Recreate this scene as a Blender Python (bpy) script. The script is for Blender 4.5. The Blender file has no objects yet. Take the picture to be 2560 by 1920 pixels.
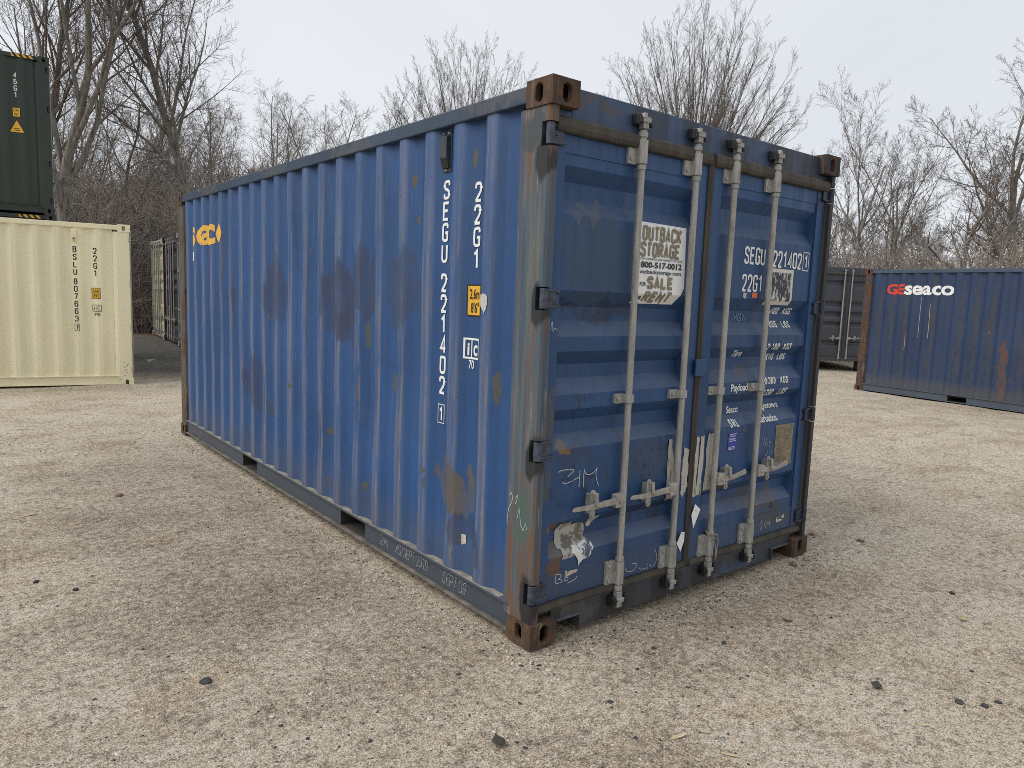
import bpy, bmesh, math, random
import numpy as np
from mathutils import Matrix, Vector

# ------------------------------------------------------------------ camera, sky, sun, exposure
scene = bpy.context.scene
COL = scene.collection
PI = math.pi

def setup_camera():
    yaw, pitch, roll = .676061982, -.120766962, .0368618817
    cy, sy, cp, sp = math.cos(yaw), math.sin(yaw), math.cos(pitch), math.sin(pitch)
    f = Vector((sy*cp, cy*cp, sp)); r = Vector((cy, -sy, 0)); u = r.cross(f)
    r2 = r*math.cos(roll) + u*math.sin(roll); u2 = -r*math.sin(roll) + u*math.cos(roll)
    cam = bpy.data.cameras.new('camera'); ob = bpy.data.objects.new('camera', cam); COL.objects.link(ob)
    m = Matrix((r2, u2, -f)).transposed().to_4x4()
    m.translation = Vector((-2.11054589, -2.42770716, 1.64687366)); ob.matrix_world = m
    cam.sensor_fit = 'HORIZONTAL'; cam.sensor_width = 36; cam.lens = 1813.47194/2560*36
    cam.clip_start = .05; cam.clip_end = 600
    scene.camera = ob
setup_camera()

SUN_AZ, SUN_EL = math.radians(285), math.radians(47)   # azimuth clockwise from +y
def setup_light():
    w = bpy.data.worlds.new('World'); scene.world = w; w.use_nodes = True
    nt = w.node_tree; nt.nodes.clear(); L = nt.links.new
    out = nt.nodes.new('ShaderNodeOutputWorld')
    sky = nt.nodes.new('ShaderNodeTexSky'); sky.sky_type = 'NISHITA'; sky.sun_disc = False
    sky.sun_elevation = SUN_EL; sky.sun_rotation = SUN_AZ
    b1 = nt.nodes.new('ShaderNodeBackground'); b1.inputs[1].default_value = .1; L(sky.outputs[0], b1.inputs[0])
    tc = nt.nodes.new('ShaderNodeTexCoord')
    mp = nt.nodes.new('ShaderNodeMapping'); mp.inputs['Scale'].default_value = (1, 1, 2.6); L(tc.outputs['Generated'], mp.inputs[0])
    n = nt.nodes.new('ShaderNodeTexNoise'); n.inputs['Scale'].default_value = 1.6; n.inputs['Detail'].default_value = 5
    n.inputs['Distortion'].default_value = .6; L(mp.outputs[0], n.inputs['Vector'])
    cr = nt.nodes.new('ShaderNodeValToRGB'); L(n.outputs[0], cr.inputs[0])
    cr.color_ramp.elements[0].position = .3; cr.color_ramp.elements[0].color = (.505, .524, .550, 1)
    cr.color_ramp.elements[1].position = .72; cr.color_ramp.elements[1].color = (.560, .578, .600, 1)
    b2 = nt.nodes.new('ShaderNodeBackground'); b2.inputs[1].default_value = 1.0; L(cr.outputs[0], b2.inputs[0])
    mx = nt.nodes.new('ShaderNodeMixShader'); mx.inputs[0].default_value = .93
    L(b1.outputs[0], mx.inputs[1]); L(b2.outputs[0], mx.inputs[2]); L(mx.outputs[0], out.inputs[0])
    s = bpy.data.lights.new('sun', 'SUN'); s.energy = 1.5; s.angle = math.radians(44); s.color = (1, .965, .91)
    so = bpy.data.objects.new('sun', s); COL.objects.link(so)
    d = Vector((math.sin(SUN_AZ)*math.cos(SUN_EL), math.cos(SUN_AZ)*math.cos(SUN_EL), math.sin(SUN_EL)))
    so.rotation_euler = d.to_track_quat('Z', 'Y').to_euler(); so.location = d*60
setup_light()
scene.view_settings.view_transform = 'Standard'; scene.view_settings.look = 'None'
scene.view_settings.gamma = 1; scene.view_settings.exposure = 0.62
scene.view_settings.use_curve_mapping = False
scene.cycles.filter_width = .9; scene.cycles.use_denoising = False; scene.cycles.use_adaptive_sampling = False

# ------------------------------------------------------------------ object helpers
def tag(o, label=None, cat=None, group=None, kind=None):
    if label: o['label'] = label
    if cat: o['category'] = cat
    if group: o['group'] = group
    if kind: o['kind'] = kind
    return o
def empty(name, loc=(0, 0, 0), rz=0, **k):
    o = bpy.data.objects.new(name, None); COL.objects.link(o); o.location = loc; o.rotation_euler = (0, 0, rz)
    o.empty_display_size = .2
    return tag(o, **k)
def link(name, me, parent=None, loc=None):
    o = bpy.data.objects.new(name, me); COL.objects.link(o)
    if parent is not None: o.parent = parent
    if loc is not None: o.location = loc
    return o

class MB:
    """collects shapes, builds ONE mesh object"""
    def __init__(s): s.v = []; s.f = []
    def add(s, vs, fs):
        b = len(s.v); s.v += [tuple(v) for v in vs]; s.f += [tuple(i+b for i in f) for f in fs]; return s
    def box(s, x0, x1, y0, y1, z0, z1):
        return s.add([(x0,y0,z0),(x1,y0,z0),(x1,y1,z0),(x0,y1,z0),(x0,y0,z1),(x1,y0,z1),(x1,y1,z1),(x0,y1,z1)],
                     [(0,3,2,1),(4,5,6,7),(0,1,5,4),(1,2,6,5),(2,3,7,6),(3,0,4,7)])
    def prism(s, poly, axis, a, b):
        """poly: 2D points in the two other axes (cyclic order x,y,z without axis)"""
        n = len(poly)
        def P(q, t):
            if axis == 0: return (t, q[0], q[1])
            if axis == 1: return (q[0], t, q[1])
            return (q[0], q[1], t)
        vs = [P(q, a) for q in poly]+[P(q, b) for q in poly]
        fs = [(i, (i+1) % n, n+(i+1) % n, n+i) for i in range(n)]+[tuple(range(n-1, -1, -1)), tuple(range(n, 2*n))]
        return s.add(vs, fs)
    def tube(s, pts, rad, n=10, caps=True):
        pts = [Vector(p) for p in pts]; k = len(pts)
        rad = [rad]*k if not hasattr(rad, '__len__') else rad
        vs = []; up = None
        for i, p in enumerate(pts):
            d = (pts[min(i+1, k-1)]-pts[max(i-1, 0)]).normalized()
            if up is None: up = d.orthogonal().normalized()
            up = (up - d*up.dot(d)).normalized(); w = d.cross(up)
            for j in range(n):
                a = 2*PI*j/n; vs.append(p+(up*math.cos(a)+w*math.sin(a))*rad[i])
        fs = [(i*n+j, i*n+(j+1) % n, (i+1)*n+(j+1) % n, (i+1)*n+j) for i in range(k-1) for j in range(n)]
        if caps: fs += [tuple(range(n-1, -1, -1)), tuple(range((k-1)*n, k*n))]
        return s.add(vs, fs)
    def mesh(s, name, mat=None, smooth=False, recalc=True):
        me = bpy.data.meshes.new(name); me.from_pydata(s.v, [], s.f)
        if recalc:
            bm = bmesh.new(); bm.from_mesh(me); bmesh.ops.recalc_face_normals(bm, faces=bm.faces); bm.to_mesh(me); bm.free()
        if mat: me.materials.append(mat)
        if smooth: me.polygons.foreach_set('use_smooth', [True]*len(me.polygons))
        return me
    def build(s, name, mat, parent=None, smooth=False, bevel=0, recalc=True, label=None):
        o = link(name, s.mesh(name, mat, smooth, recalc), parent)
        if bevel:
            m = o.modifiers.new('bevel', 'BEVEL'); m.width = bevel; m.segments = 2; m.limit_method = 'ANGLE'; m.angle_limit = math.radians(40)
        if label: o['label'] = label
        return o

# ------------------------------------------------------------------ node helpers
class NT:
    def __init__(s, name, rough=.6, metal=0, spec=.5):
        s.m = bpy.data.materials.new(name); s.m.use_nodes = True; s.t = s.m.node_tree; s.t.nodes.clear()
        s.out = s.t.nodes.new('ShaderNodeOutputMaterial'); s.b = s.t.nodes.new('ShaderNodeBsdfPrincipled')
        s.t.links.new(s.b.outputs[0], s.out.inputs[0])
        s.b.inputs['Roughness'].default_value = rough; s.b.inputs['Metallic'].default_value = metal
        s.b.inputs['Specular IOR Level'].default_value = spec
        tc = s.t.nodes.new('ShaderNodeTexCoord'); s.co = tc.outputs['Object']
    def n(s, typ, ins=(), **props):
        nd = s.t.nodes.new('ShaderNode'+typ)
        for k, v in props.items(): setattr(nd, k, v)
        for k, v in (ins.items() if isinstance(ins, dict) else enumerate(ins)):
            if v is None: continue
            if isinstance(v, bpy.types.NodeSocket): s.t.links.new(v, nd.inputs[k])
            else:
                if hasattr(v, '__len__') and nd.inputs[k].type == 'RGBA' and len(v) == 3: v = tuple(v)+(1,)
                nd.inputs[k].default_value = v
        return nd
    def mapv(s, scale=(1,1,1), loc=(0,0,0), rot=(0,0,0), src=None):
        return s.n('Mapping', {0: src or s.co, 1: loc, 2: rot, 3: scale}).outputs[0]
    def noise(s, scale=5, detail=4, rough=.55, vec=None, dist=0):
        return s.n('TexNoise', {'Vector': vec or s.co, 'Scale': scale, 'Detail': detail, 'Roughness': rough, 'Distortion': dist}).outputs[0]
    def voro(s, scale=5, vec=None, feature='F1', out=0, rnd=1):
        return s.n('TexVoronoi', {'Vector': vec or s.co, 'Scale': scale, 'Randomness': rnd}, feature=feature).outputs[out]
    def ramp(s, x, lo, hi, a=0., b=1.):
        return s.n('MapRange', {0: x, 1: lo, 2: hi, 3: a, 4: b}, interpolation_type='SMOOTHSTEP').outputs[0]
    def math(s, op, a, b=None, c=None): return s.n('Math', [a, b, c], operation=op).outputs[0]
    def mix(s, fac, a, b, mode='MIX'):
        nd = s.t.nodes.new('ShaderNodeMix'); nd.data_type = 'RGBA'; nd.blend_type = mode
        for k, v in ((0, fac), (6, a), (7, b)):
            if isinstance(v, bpy.types.NodeSocket): s.t.links.new(v, nd.inputs[k])
            else: nd.inputs[k].default_value = v if k == 0 else tuple(v)+(1,)*(4-len(v))
        return nd.outputs[2]
    def xyz(s, v=None): return s.n('SeparateXYZ', [v or s.co]).outputs
    def ell(s, vec, c, r, soft=.12):
        """mask 1 inside a (noisy) ellipsoid; radius None/large on ignored axes"""
        d = s.n('VectorMath', [vec, tuple(c)], operation='SUBTRACT').outputs[0]
        d = s.n('VectorMath', [d, tuple(1/x for x in r)], operation='MULTIPLY').outputs[0]
        l = s.n('VectorMath', [d], operation='LENGTH').outputs['Value']
        return s.ramp(l, 1+soft, 1-soft)
    def distort(s, amp, scale, stretch=(1,1,1)):
        nz = s.n('TexNoise', {'Vector': s.mapv(stretch), 'Scale': scale, 'Detail': 4.}).outputs[1]
        a = s.n('VectorMath', [nz, (.5,.5,.5)], operation='SUBTRACT').outputs[0]
        a = s.n('VectorMath', [a, tuple(amp)], operation='MULTIPLY').outputs[0]
        return s.n('VectorMath', [s.co, a], operation='ADD').outputs[0]
    def bump(s, h, strength=.3, dist=.01):
        nd = s.n('Bump', {'Strength': strength, 'Distance': dist, 'Height': h})
        s.t.links.new(nd.outputs[0], s.b.inputs['Normal'])
    def fin(s, color, rough=None):
        for k, v in (('Base Color', color), ('Roughness', rough)):
            if v is None: continue
            if isinstance(v, bpy.types.NodeSocket): s.t.links.new(v, s.b.inputs[k])
            else: s.b.inputs[k].default_value = tuple(v)+(1,) if hasattr(v, '__len__') else v
        return s.m

BLUE = (.019, .073, .207)
RUST = (.105, .048, .024)
TAN = (.17, .145, .105)

def plain(name, color, rough=.6, metal=0, var=.25, scale=12, bump=.08, streak=False):
    t = NT(name, rough, metal)
    n = t.noise(scale, 5, .6, t.mapv((1,1,.15)) if streak else None)
    c = t.mix(t.ramp(n, .3, .75), tuple(x*(1-var) for x in color), tuple(min(1, x*(1+var)) for x in color))
    if bump: t.bump(n, bump, .004)
    return t.fin(c, t.ramp(n, .2, .8, rough-.08, min(1, rough+.1)))

def paint(name, base, dark=None, rustamt=.35, side=False, patches=(), spots=(), chalk=.45, grime=.28, dirt=None):
    """weathered container paint; patches: (centre, radii, colour, strength)"""
    t = NT(name, .52)
    x, y, z = t.xyz()
    streak = t.noise(3.2, 6, .62, t.mapv((6, 6, .35)))
    fine = t.noise(28, 5, .65, t.mapv((3, 3, .5)))
    big = t.noise(1.1, 4, .6)
    c = t.mix(t.ramp(big, .3, .7), tuple(v*.86 for v in base), tuple(v*1.12 for v in base))
    c = t.mix(t.math('MULTIPLY', t.ramp(streak, .48, .72), .45), c, tuple(v*.72+.010 for v in base))
    c = t.mix(t.math('MULTIPLY', t.ramp(fine, .50, .72), .38), c, tuple(v*.5 for v in base))
    if side:   # ridge edges rubbed down to chalky primer
        rid = t.ramp(x, .030, .018)
        wear = t.math('MULTIPLY', rid, t.ramp(t.noise(2.2, 6, .68, t.mapv((9, 9, .8))), .36, .72))
        c = t.mix(t.math('MULTIPLY', rid, .42), c, tuple(v*1.35+.028 for v in base))
        c = t.mix(t.math('MULTIPLY', wear, chalk), c, (.185, .175, .180))
        ph = t.math('MULTIPLY', t.math('FRACT', t.math('DIVIDE', t.math('SUBTRACT', y, .417-10*.2795), .2795)), .2795)
        ed = t.math('MAXIMUM', t.ramp(t.math('ABSOLUTE', t.math('SUBTRACT', ph, .006)), .024, .006), t.math('MULTIPLY', t.ramp(t.math('ABSOLUTE', t.math('SUBTRACT', ph, .062)), .014, .004), .6))
        en = t.ramp(t.noise(1.6, 7, .72, t.mapv((3.5, 3.5, 1.0), (5, 8, 3))), .42, .60)
        c = t.mix(t.math('MULTIPLY', t.math('MULTIPLY', t.math('MULTIPLY', ed, en), t.ramp(z, 2.5, 1.2, .3, 1.)), .75), c, (.205, .175, .150))
        rn = t.ramp(t.noise(3.1, 6, .7, t.mapv((4, 4, 1.2), (1, 3, 9))), .58, .66)
        c = t.mix(t.math('MULTIPLY', t.math('MULTIPLY', t.math('MULTIPLY', ed, rn), t.ramp(z, 2.0, .9, .1, 1.)), .8), c, (.165, .090, .045))
        scr = t.math('MULTIPLY', rid, t.ramp(t.noise(6, 4, .7, t.mapv((14, 14, .5), (3, 1, 0))), .66, .72))
        c = t.mix(t.math('MULTIPLY', scr, .6), c, (.46, .44, .43))
        ol = t.ramp(t.noise(4.5, 5, .65, t.mapv((6, 9, .5), (6, 4, 2))), .66, .70)
        c = t.mix(t.math('MULTIPLY', t.math('MULTIPLY', ol, t.ramp(z, 1.6, .5)), .7), c, (.100, .090, .050))
        dk = t.ramp(t.noise(2.6, 7, .72, t.mapv((1, 5.5, .22), (4, 4, 4))), .50, .66)
        c = t.mix(t.math('MULTIPLY', t.math('MULTIPLY', dk, t.ramp(z, .5, 1.6, .35, 1.)), .55), c, tuple(v*.48+.004 for v in base))
        pale = t.ramp(t.noise(5, 5, .6, t.mapv((1, 7, .8), (1, 1, 7))), .62, .74)
        c = t.mix(t.math('MULTIPLY', pale, .4), c, (.10, .175, .34))
    dv = t.distort((.26, .26, .34), 8, (1.6, 1.6, .45))
    mott = t.noise(13, 5, .7, t.mapv((1, 1, .3)))
    for (ctr, rad, col, st) in patches:
        m = t.math('MULTIPLY', t.ell(dv, ctr, rad, .10), st)
        c = t.mix(t.math('MULTIPLY', m, t.ramp(mott, .30, .60, .45, 1.)), c, col)
    # small chips of rust/tan, thin drips
    chips = t.ramp(t.noise(7.5, 5, .62, t.mapv((1.2, 1.2, .55), (2, 5, 1))), .69, .72)
    c = t.mix(t.math('MULTIPLY', chips, rustamt*1.6), c, (.115, .088, .045))
    dots = t.ramp(t.noise(34, 2, .5, t.mapv((1, 1, .8), (7, 2, 4))), .72, .76)
    c = t.mix(t.math('MULTIPLY', dots, .5), c, tuple(v*.32 for v in base))
    drip = t.ramp(t.noise(5, 4, .6, t.mapv((10, 10, .45), (1, 9, 2))), .70, .75)
    c = t.mix(t.math('MULTIPLY', drip, rustamt*.8), c, (.022, .04, .085))
    # grime creeping up from the bottom edge and rust run-down below the top
    gr = t.math('MULTIPLY', t.ramp(t.math('ADD', z, t.math('MULTIPLY', fine, -.35)), .30, .06), grime)
    c = t.mix(gr, c, (.105, .095, .075))
    for (ctr, rad, col, st) in spots:
        c = t.mix(t.math('MULTIPLY', t.ell(t.distort((.05, .05, .07), 14), ctr, rad, .15), st), c, col)
    if dirt:   # spatter of dark drops inside given regions
        dr = t.ramp(t.noise(26, 2, .45, t.mapv((1, 1, .75), (3, 6, 2))), .60, .66)
        for ctr, rad in dirt: c = t.mix(t.math('MULTIPLY', t.math('MULTIPLY', t.ell(t.co, ctr, rad, .5), dr), .8), c, (.012, .028, .072))
        sk = t.ramp(t.noise(6, 6, .7, t.mapv((5, 5, .35), (2, 7, 5))), .56, .68)
        c = t.mix(t.math('MULTIPLY', t.math('MULTIPLY', sk, t.ramp(z, 1.9, .4, .35, 1.)), .55), c, (.040, .050, .062))
        ru = t.ramp(t.noise(4, 6, .72, t.mapv((2, 2, .8), (9, 9, 4))), .63, .70)
        c = t.mix(t.math('MULTIPLY', t.math('MULTIPLY', ru, t.ramp(z, 1.2, .3)), .75), c, (.110, .060, .032))
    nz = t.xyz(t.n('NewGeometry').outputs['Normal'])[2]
    c = t.mix(t.math('MULTIPLY', t.math('MULTIPLY', t.ramp(nz, .25, .75), t.ramp(t.noise(8, 5, .65), .3, .6, .5, 1.)), .50), c, (.125, .150, .195))  # up-facing slopes painted paler: dust, plus sky light put into the colour
    hb = t.math('ADD', t.math('MULTIPLY', t.noise(2.2, 3, .5), 3.), t.math('MULTIPLY', fine, .25))
    t.bump(hb, .35, .004)
    return t.fin(c, t.ramp(streak, .3, .8, .45, .7))

# ------------------------------------------------------------------ lettering: stroke font + built-in font
ST = {
'0': [('R', [(.5,1),(1,1),(1,0),(0,0),(0,1),(.5,1)])],
'1': [('S', [(.1,.78),(.6,.985),(.6,0)])],
'2': [('R', [(0,.72),(0,1),(1,1),(1,.56),(.02,.0)]), ('S', [(-.02,.0),(1,.0)])],
'3': [('R', [(0,.75),(0,1),(1,1),(1,.53),(.4,.53)]), ('R', [(.4,.53),(1,.53),(1,0),(0,0),(0,.25)])],
'4': [('S', [(.78,0),(.78,.99),(.0,.27),(1.05,.27)])],
'5': [('S', [(.95,1),(.08,1),(.03,.5)]), ('R', [(.03,.52),(.5,.62),(1,.58),(1,0),(0,0),(0,.24)])],
'6': [('R', [(1,.78),(1,1),(0,1),(0,0),(1,0),(1,.58),(0,.58)])],
'7': [('S', [(0,1),(1,1),(.35,0)])],
'8': [('R', [(.5,.53),(.06,.53),(.06,1),(.94,1),(.94,.53),(.5,.53)]), ('R', [(.5,.53),(1,.53),(1,0),(0,0),(0,.53),(.5,.53)])],
'9': [('R', [(0,.22),(0,0),(1,0),(1,1),(0,1),(0,.42),(1,.42)])],
'A': [('S', [(0,0),(.5,1),(1,0)]), ('S', [(.2,.3),(.8,.3)])],
'B': [('R', [(.4,.53),(.95,.53),(.95,1),(.3,1)]), ('R', [(.3,0),(1,0),(1,.53),(.4,.53)]), ('S', [(.45,1),(0,1),(0,0),(.45,0)]), ('S', [(.0,.53),(.45,.53)])],
'C': [('R', [(1,.75),(1,1),(0,1),(0,0),(1,0),(1,.25)])],
'D': [('R', [(.3,0),(1,0),(1,1),(.3,1)]), ('S', [(.45,1),(0,1),(0,0),(.45,0)])],
'E': [('S', [(1,1),(0,1),(0,0),(1,0)]), ('S', [(0,.52),(.85,.52)])],
'F': [('S', [(1,1),(0,1),(0,0)]), ('S', [(0,.52),(.85,.52)])],
'G': [('R', [(1,.76),(1,1),(0,1),(0,0),(1,0),(1,.3)]), ('S', [(1,.0),(1,.47),(.55,.47)])],
'I': [('S', [(.5,0),(.5,1)])],
'K': [('S', [(0,0),(0,1)]), ('S', [(1,1),(.05,.45)]), ('S', [(.3,.6),(1,0)])],
'L': [('S', [(0,1),(0,0),(1,0)])],
'M': [('S', [(0,0),(0,1),(.5,.2),(1,1),(1,0)])],
'N': [('S', [(0,0),(0,1),(1,0),(1,1)])],
'O': [('R', [(.5,1),(1,1),(1,0),(0,0),(0,1),(.5,1)])],
'P': [('R', [(.3,1),(1,1),(1,.48),(.3,.48)]), ('S', [(.45,1),(0,1),(0,0)]), ('S', [(0,.48),(.45,.48)])],
'R': [('R', [(.3,1),(.95,1),(.95,.5),(.3,.5)]), ('S', [(.45,1),(0,1),(0,0)]), ('S', [(0,.5),(.45,.5)]), ('S', [(.5,.5),(1,0)])],
'S': [('R', [(1,.75),(1,1),(0,1),(0,.58),(1,.44),(1,0),(0,0),(0,.25)])],
'T': [('S', [(0,1),(1,1)]), ('S', [(.5,1),(.5,0)])],
'U': [('R', [(0,1),(0,0),(1,0),(1,1)])],
'V': [('S', [(0,1),(.5,0),(1,1)])],
'W': [('S', [(0,1),(.22,0),(.5,.8),(.78,0),(1,1)])],
'X': [('S', [(0,0),(1,1)]), ('S', [(0,1),(1,0)])],
'Z': [('S', [(0,1),(1,1),(0,0),(1,0)])],
'-': [('S', [(.15,.45),(.85,.45)])],
'.': [('S', [(.3,0),(.7,0)])],
}
def fillet(pts, r, n=4):
    out = [pts[0]]
    for i in range(1, len(pts)-1):
        a, b, c = (Vector(q) for q in pts[i-1:i+2])
        u = a-b; v = c-b; lu, lv = u.length, v.length
        d = min(r, lu*.5, lv*.5); p = b+u/lu*d; q = b+v/lv*d
        for k in range(n+1):
            t = k/n; out.append(tuple((1-t)**2*p+2*t*(1-t)*b+t*t*q))
    out.append(pts[-1]); return out
def ribbon(pts, th):
    """flat mitred ribbon -> verts, faces"""
    P = [Vector(p) for p in pts]; n = len(P); closed = (P[0]-P[-1]).length < 1e-6
    vs = []
    for i in range(n):
        a = P[i-1] if i > 0 else (P[-2] if closed else None); b = P[i+1] if i < n-1 else (P[1] if closed else None)
        d0 = (P[i]-a).normalized() if a is not None else (b-P[i]).normalized()
        d1 = (b-P[i]).normalized() if b is not None else d0
        n0 = Vector((-d0.y, d0.x)); n1 = Vector((-d1.y, d1.x)); m = (n0+n1)
        if m.length < 1e-4: m = n0
        m.normalize(); k = min(2.2, 1/max(.3, m.dot(n0)))
        vs += [P[i]+m*th/2*k, P[i]-m*th/2*k]
    return [tuple(v) for v in vs], [(2*i, 2*i+1, 2*i+3, 2*i+2) for i in range(n-1)]
class Flat:
    """2D print: (u,v,level) vertices, mapped on to a surface"""
    def __init__(s): s.v = []; s.f = []; s.k = 0
    def add(s, vs, fs):
        b = len(s.v); s.k += 1; lv = (s.k % 7)*.00015
        s.v += [(q[0], q[1], lv) for q in vs]; s.f += [tuple(i+b for i in f) for f in fs]
    def line(s, pts, th): s.add(*ribbon(pts, th))
    def poly(s, pts): s.add(pts, [tuple(range(len(pts)))])
    def rect(s, u0, u1, v0, v1): s.poly([(u0,v0),(u1,v0),(u1,v1),(u0,v1)])
    def frame(s, u0, u1, v0, v1, th):
        s.line([((u0+u1)/2,v0),(u1,v0),(u1,v1),(u0,v1),(u0,v0),((u0+u1)/2,v0)], th)
    def stroke(s, text, u, v, h, w, th, gap, shear=0):
        """text in the stroke font, lower-left at (u,v); outer size w x h incl. thickness"""
        for ch in text:
            if ch == ' ': u += w*.6+gap; continue
            ww = w*(1.25 if ch in 'MW' else .5 if ch in 'I.' else 1)
            for kind, pts in ST[ch]:
                q = [(p[0]*(ww-th), p[1]*(h-th)) for p in pts]
                if kind == 'R': q = fillet(q, min(.46*(ww-th), .3*h), 5)
                q = [(u+th/2+a+shear*(b+th/2), v+th/2+b) for a, b in q]
                s.line(q, th)
            u += ww+gap
        return u
    def font(s, text, u, v, h, xs=.6, bold=.02, shear=0, fit=None):
        cu = bpy.data.curves.new('lettering', 'FONT'); cu.body = text; cu.size = 1; cu.offset = bold; cu.resolution_u = 3; cu.shear = 0
        ob = bpy.data.objects.new('lettering', cu); COL.objects.link(ob)
        dg = bpy.context.evaluated_depsgraph_get(); me = bpy.data.meshes.new_from_object(ob.evaluated_get(dg))
        bpy.data.objects.remove(ob)
        co = [tuple(q.co) for q in me.vertices]; fs = [tuple(p.vertices) for p in me.polygons]
        bpy.data.meshes.remove(me); bpy.data.curves.remove(cu)
        x0 = min(c[0] for c in co); x1 = max(c[0] for c in co); k = h/.73
        if fit: xs = fit/((x1-x0)*k)
        s.add([(u+(c[0]-x0)*k*xs+shear*c[1]*k, v+c[1]*k) for c in co], fs)
        return u+(x1-x0)*k*xs
    def build(s, name, mat, parent, surf, cuts_u=(), cuts_v=(), label=None):
        """surf(u,v,level) -> xyz"""
        me = bpy.data.meshes.new(name); me.from_pydata(s.v, [], s.f); bm = bmesh.new(); bm.from_mesh(me)
        us = [q[0] for q in s.v]; vs = [q[1] for q in s.v]
        for i, cuts, arr in ((0, cuts_u, us), (1, cuts_v, vs)):
            for c in cuts:
                if min(arr) < c < max(arr):
                    co = [0,0,0]; co[i] = c; no = [0,0,0]; no[i] = 1
                    bmesh.ops.bisect_plane(bm, geom=bm.verts[:]+bm.edges[:]+bm.faces[:], plane_co=co, plane_no=no)
        for q in bm.verts: q.co = surf(*q.co)
        bm.to_mesh(me); bm.free(); me.materials.append(mat)
        o = link(name, me, parent)
        if label: o['label'] = label
        return o

# ------------------------------------------------------------------ container profile
W, LEN = 2.438, 6.058
PITCH = .2795
def wall_breaks():
    b = [(.256, .052), (.349, .052)]
    k = 0
    while .417+PITCH*k+.07 < LEN-.2:
        a = .417+PITCH*k
        b += [(a, .016), (a+.067, .016)]
        if a+.135+.07 < LEN-.21: b += [(a+.135, .052), (a+PITCH-.068, .052)]
        k += 1
    b += [(b[-1][0]+.066, .052), (LEN-.19, .052)] if b[-1][0]+.066 < LEN-.19 else [(LEN-.19, .03)]
    return b
WB = wall_breaks()
def wallx(y):
    for (a, p), (b, q) in zip(WB, WB[1:]):
        if a <= y <= b: return p+(q-p)*(y-a)/(b-a)
    return WB[0][1] if y < WB[0][0] else WB[-1][1]
DENT = 1.0
ZL = [.172+(2.501-.172)*i/16 for i in range(17)]
def dent(y, z):
    """shallow knocks in the sheet, nil at the rails"""
    e = max(0, min(1, (z-.2)/.35, (2.45-z)/.3))*max(0, min(1, (y-.3)/.3, (5.7-y)/.3))
    a = math.sin(y*2.1+1.3*math.sin(z*1.7))*math.sin(z*2.3+y*.8)+.7*math.sin(y*5.3+z*3.1)*math.sin(z*4.1+1)
    k = sum(q*math.exp(-((y-b)/w)**2-((z-c)/h)**2) for b, c, w, h, q in ((1.75,.95,.16,.30,.020), (1.40,1.25,.14,.2,.014), (3.5,.75,.22,.3,.018), (2.4,.6,.2,.25,.014), (4.6,1.3,.2,.4,.012), (.75,.45,.2,.25,.012), (2.9,1.9,.2,.3,.010)))
    return DENT*e*(.0045*a+k)
def dent_at(y, z):
    z = min(max(z, ZL[0]), ZL[-1]); i = min(int((z-ZL[0])/(ZL[1]-ZL[0])), 15); t = (z-ZL[i])/(ZL[1]-ZL[0])
    for (a, p), (b, q) in zip(WB, WB[1:]):
        if a <= y <= b:
            k = (y-a)/(b-a)
            return sum(wt*dent(yy, ZL[j]) for wt, yy, j in (((1-k)*(1-t), a, i), (k*(1-t), b, i), ((1-k)*t, a, i+1), (k*t, b, i+1)))
    return 0
def wall_surf(yc=0, zc=0, off=.003):
    return lambda u, v, l: (wallx(yc-u)+dent_at(yc-u, v+zc)-off-l, yc-u, v+zc)
def wall_cuts(yc): return [yc-b[0] for b in WB]

BANDS = [(2.240, 2.176, 2.098, 2.028), (1.682, 1.607, 1.540, 1.468), (1.398, 1.333, 1.266, 1.193), (1.122, 1.062, .995, .930), (.578, .521, .460, .400)]
DY0, DY1 = .058, .112
def doory(z):
    for t, a, b, c in BANDS:
        if c < z < t:
            if z > a: return DY0+(DY1-DY0)*(t-z)/(t-a)
            if z > b: return DY1
            return DY1-(DY1-DY0)*(b-z)/(b-c)
    return DY0
def door_surf(x0=0, z0=0, off=.0025): return lambda u, v, l: (x0+u, doory(z0+v)-off-l, z0+v)
DOOR_CUTS = [z for b in BANDS for z in b]

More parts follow.
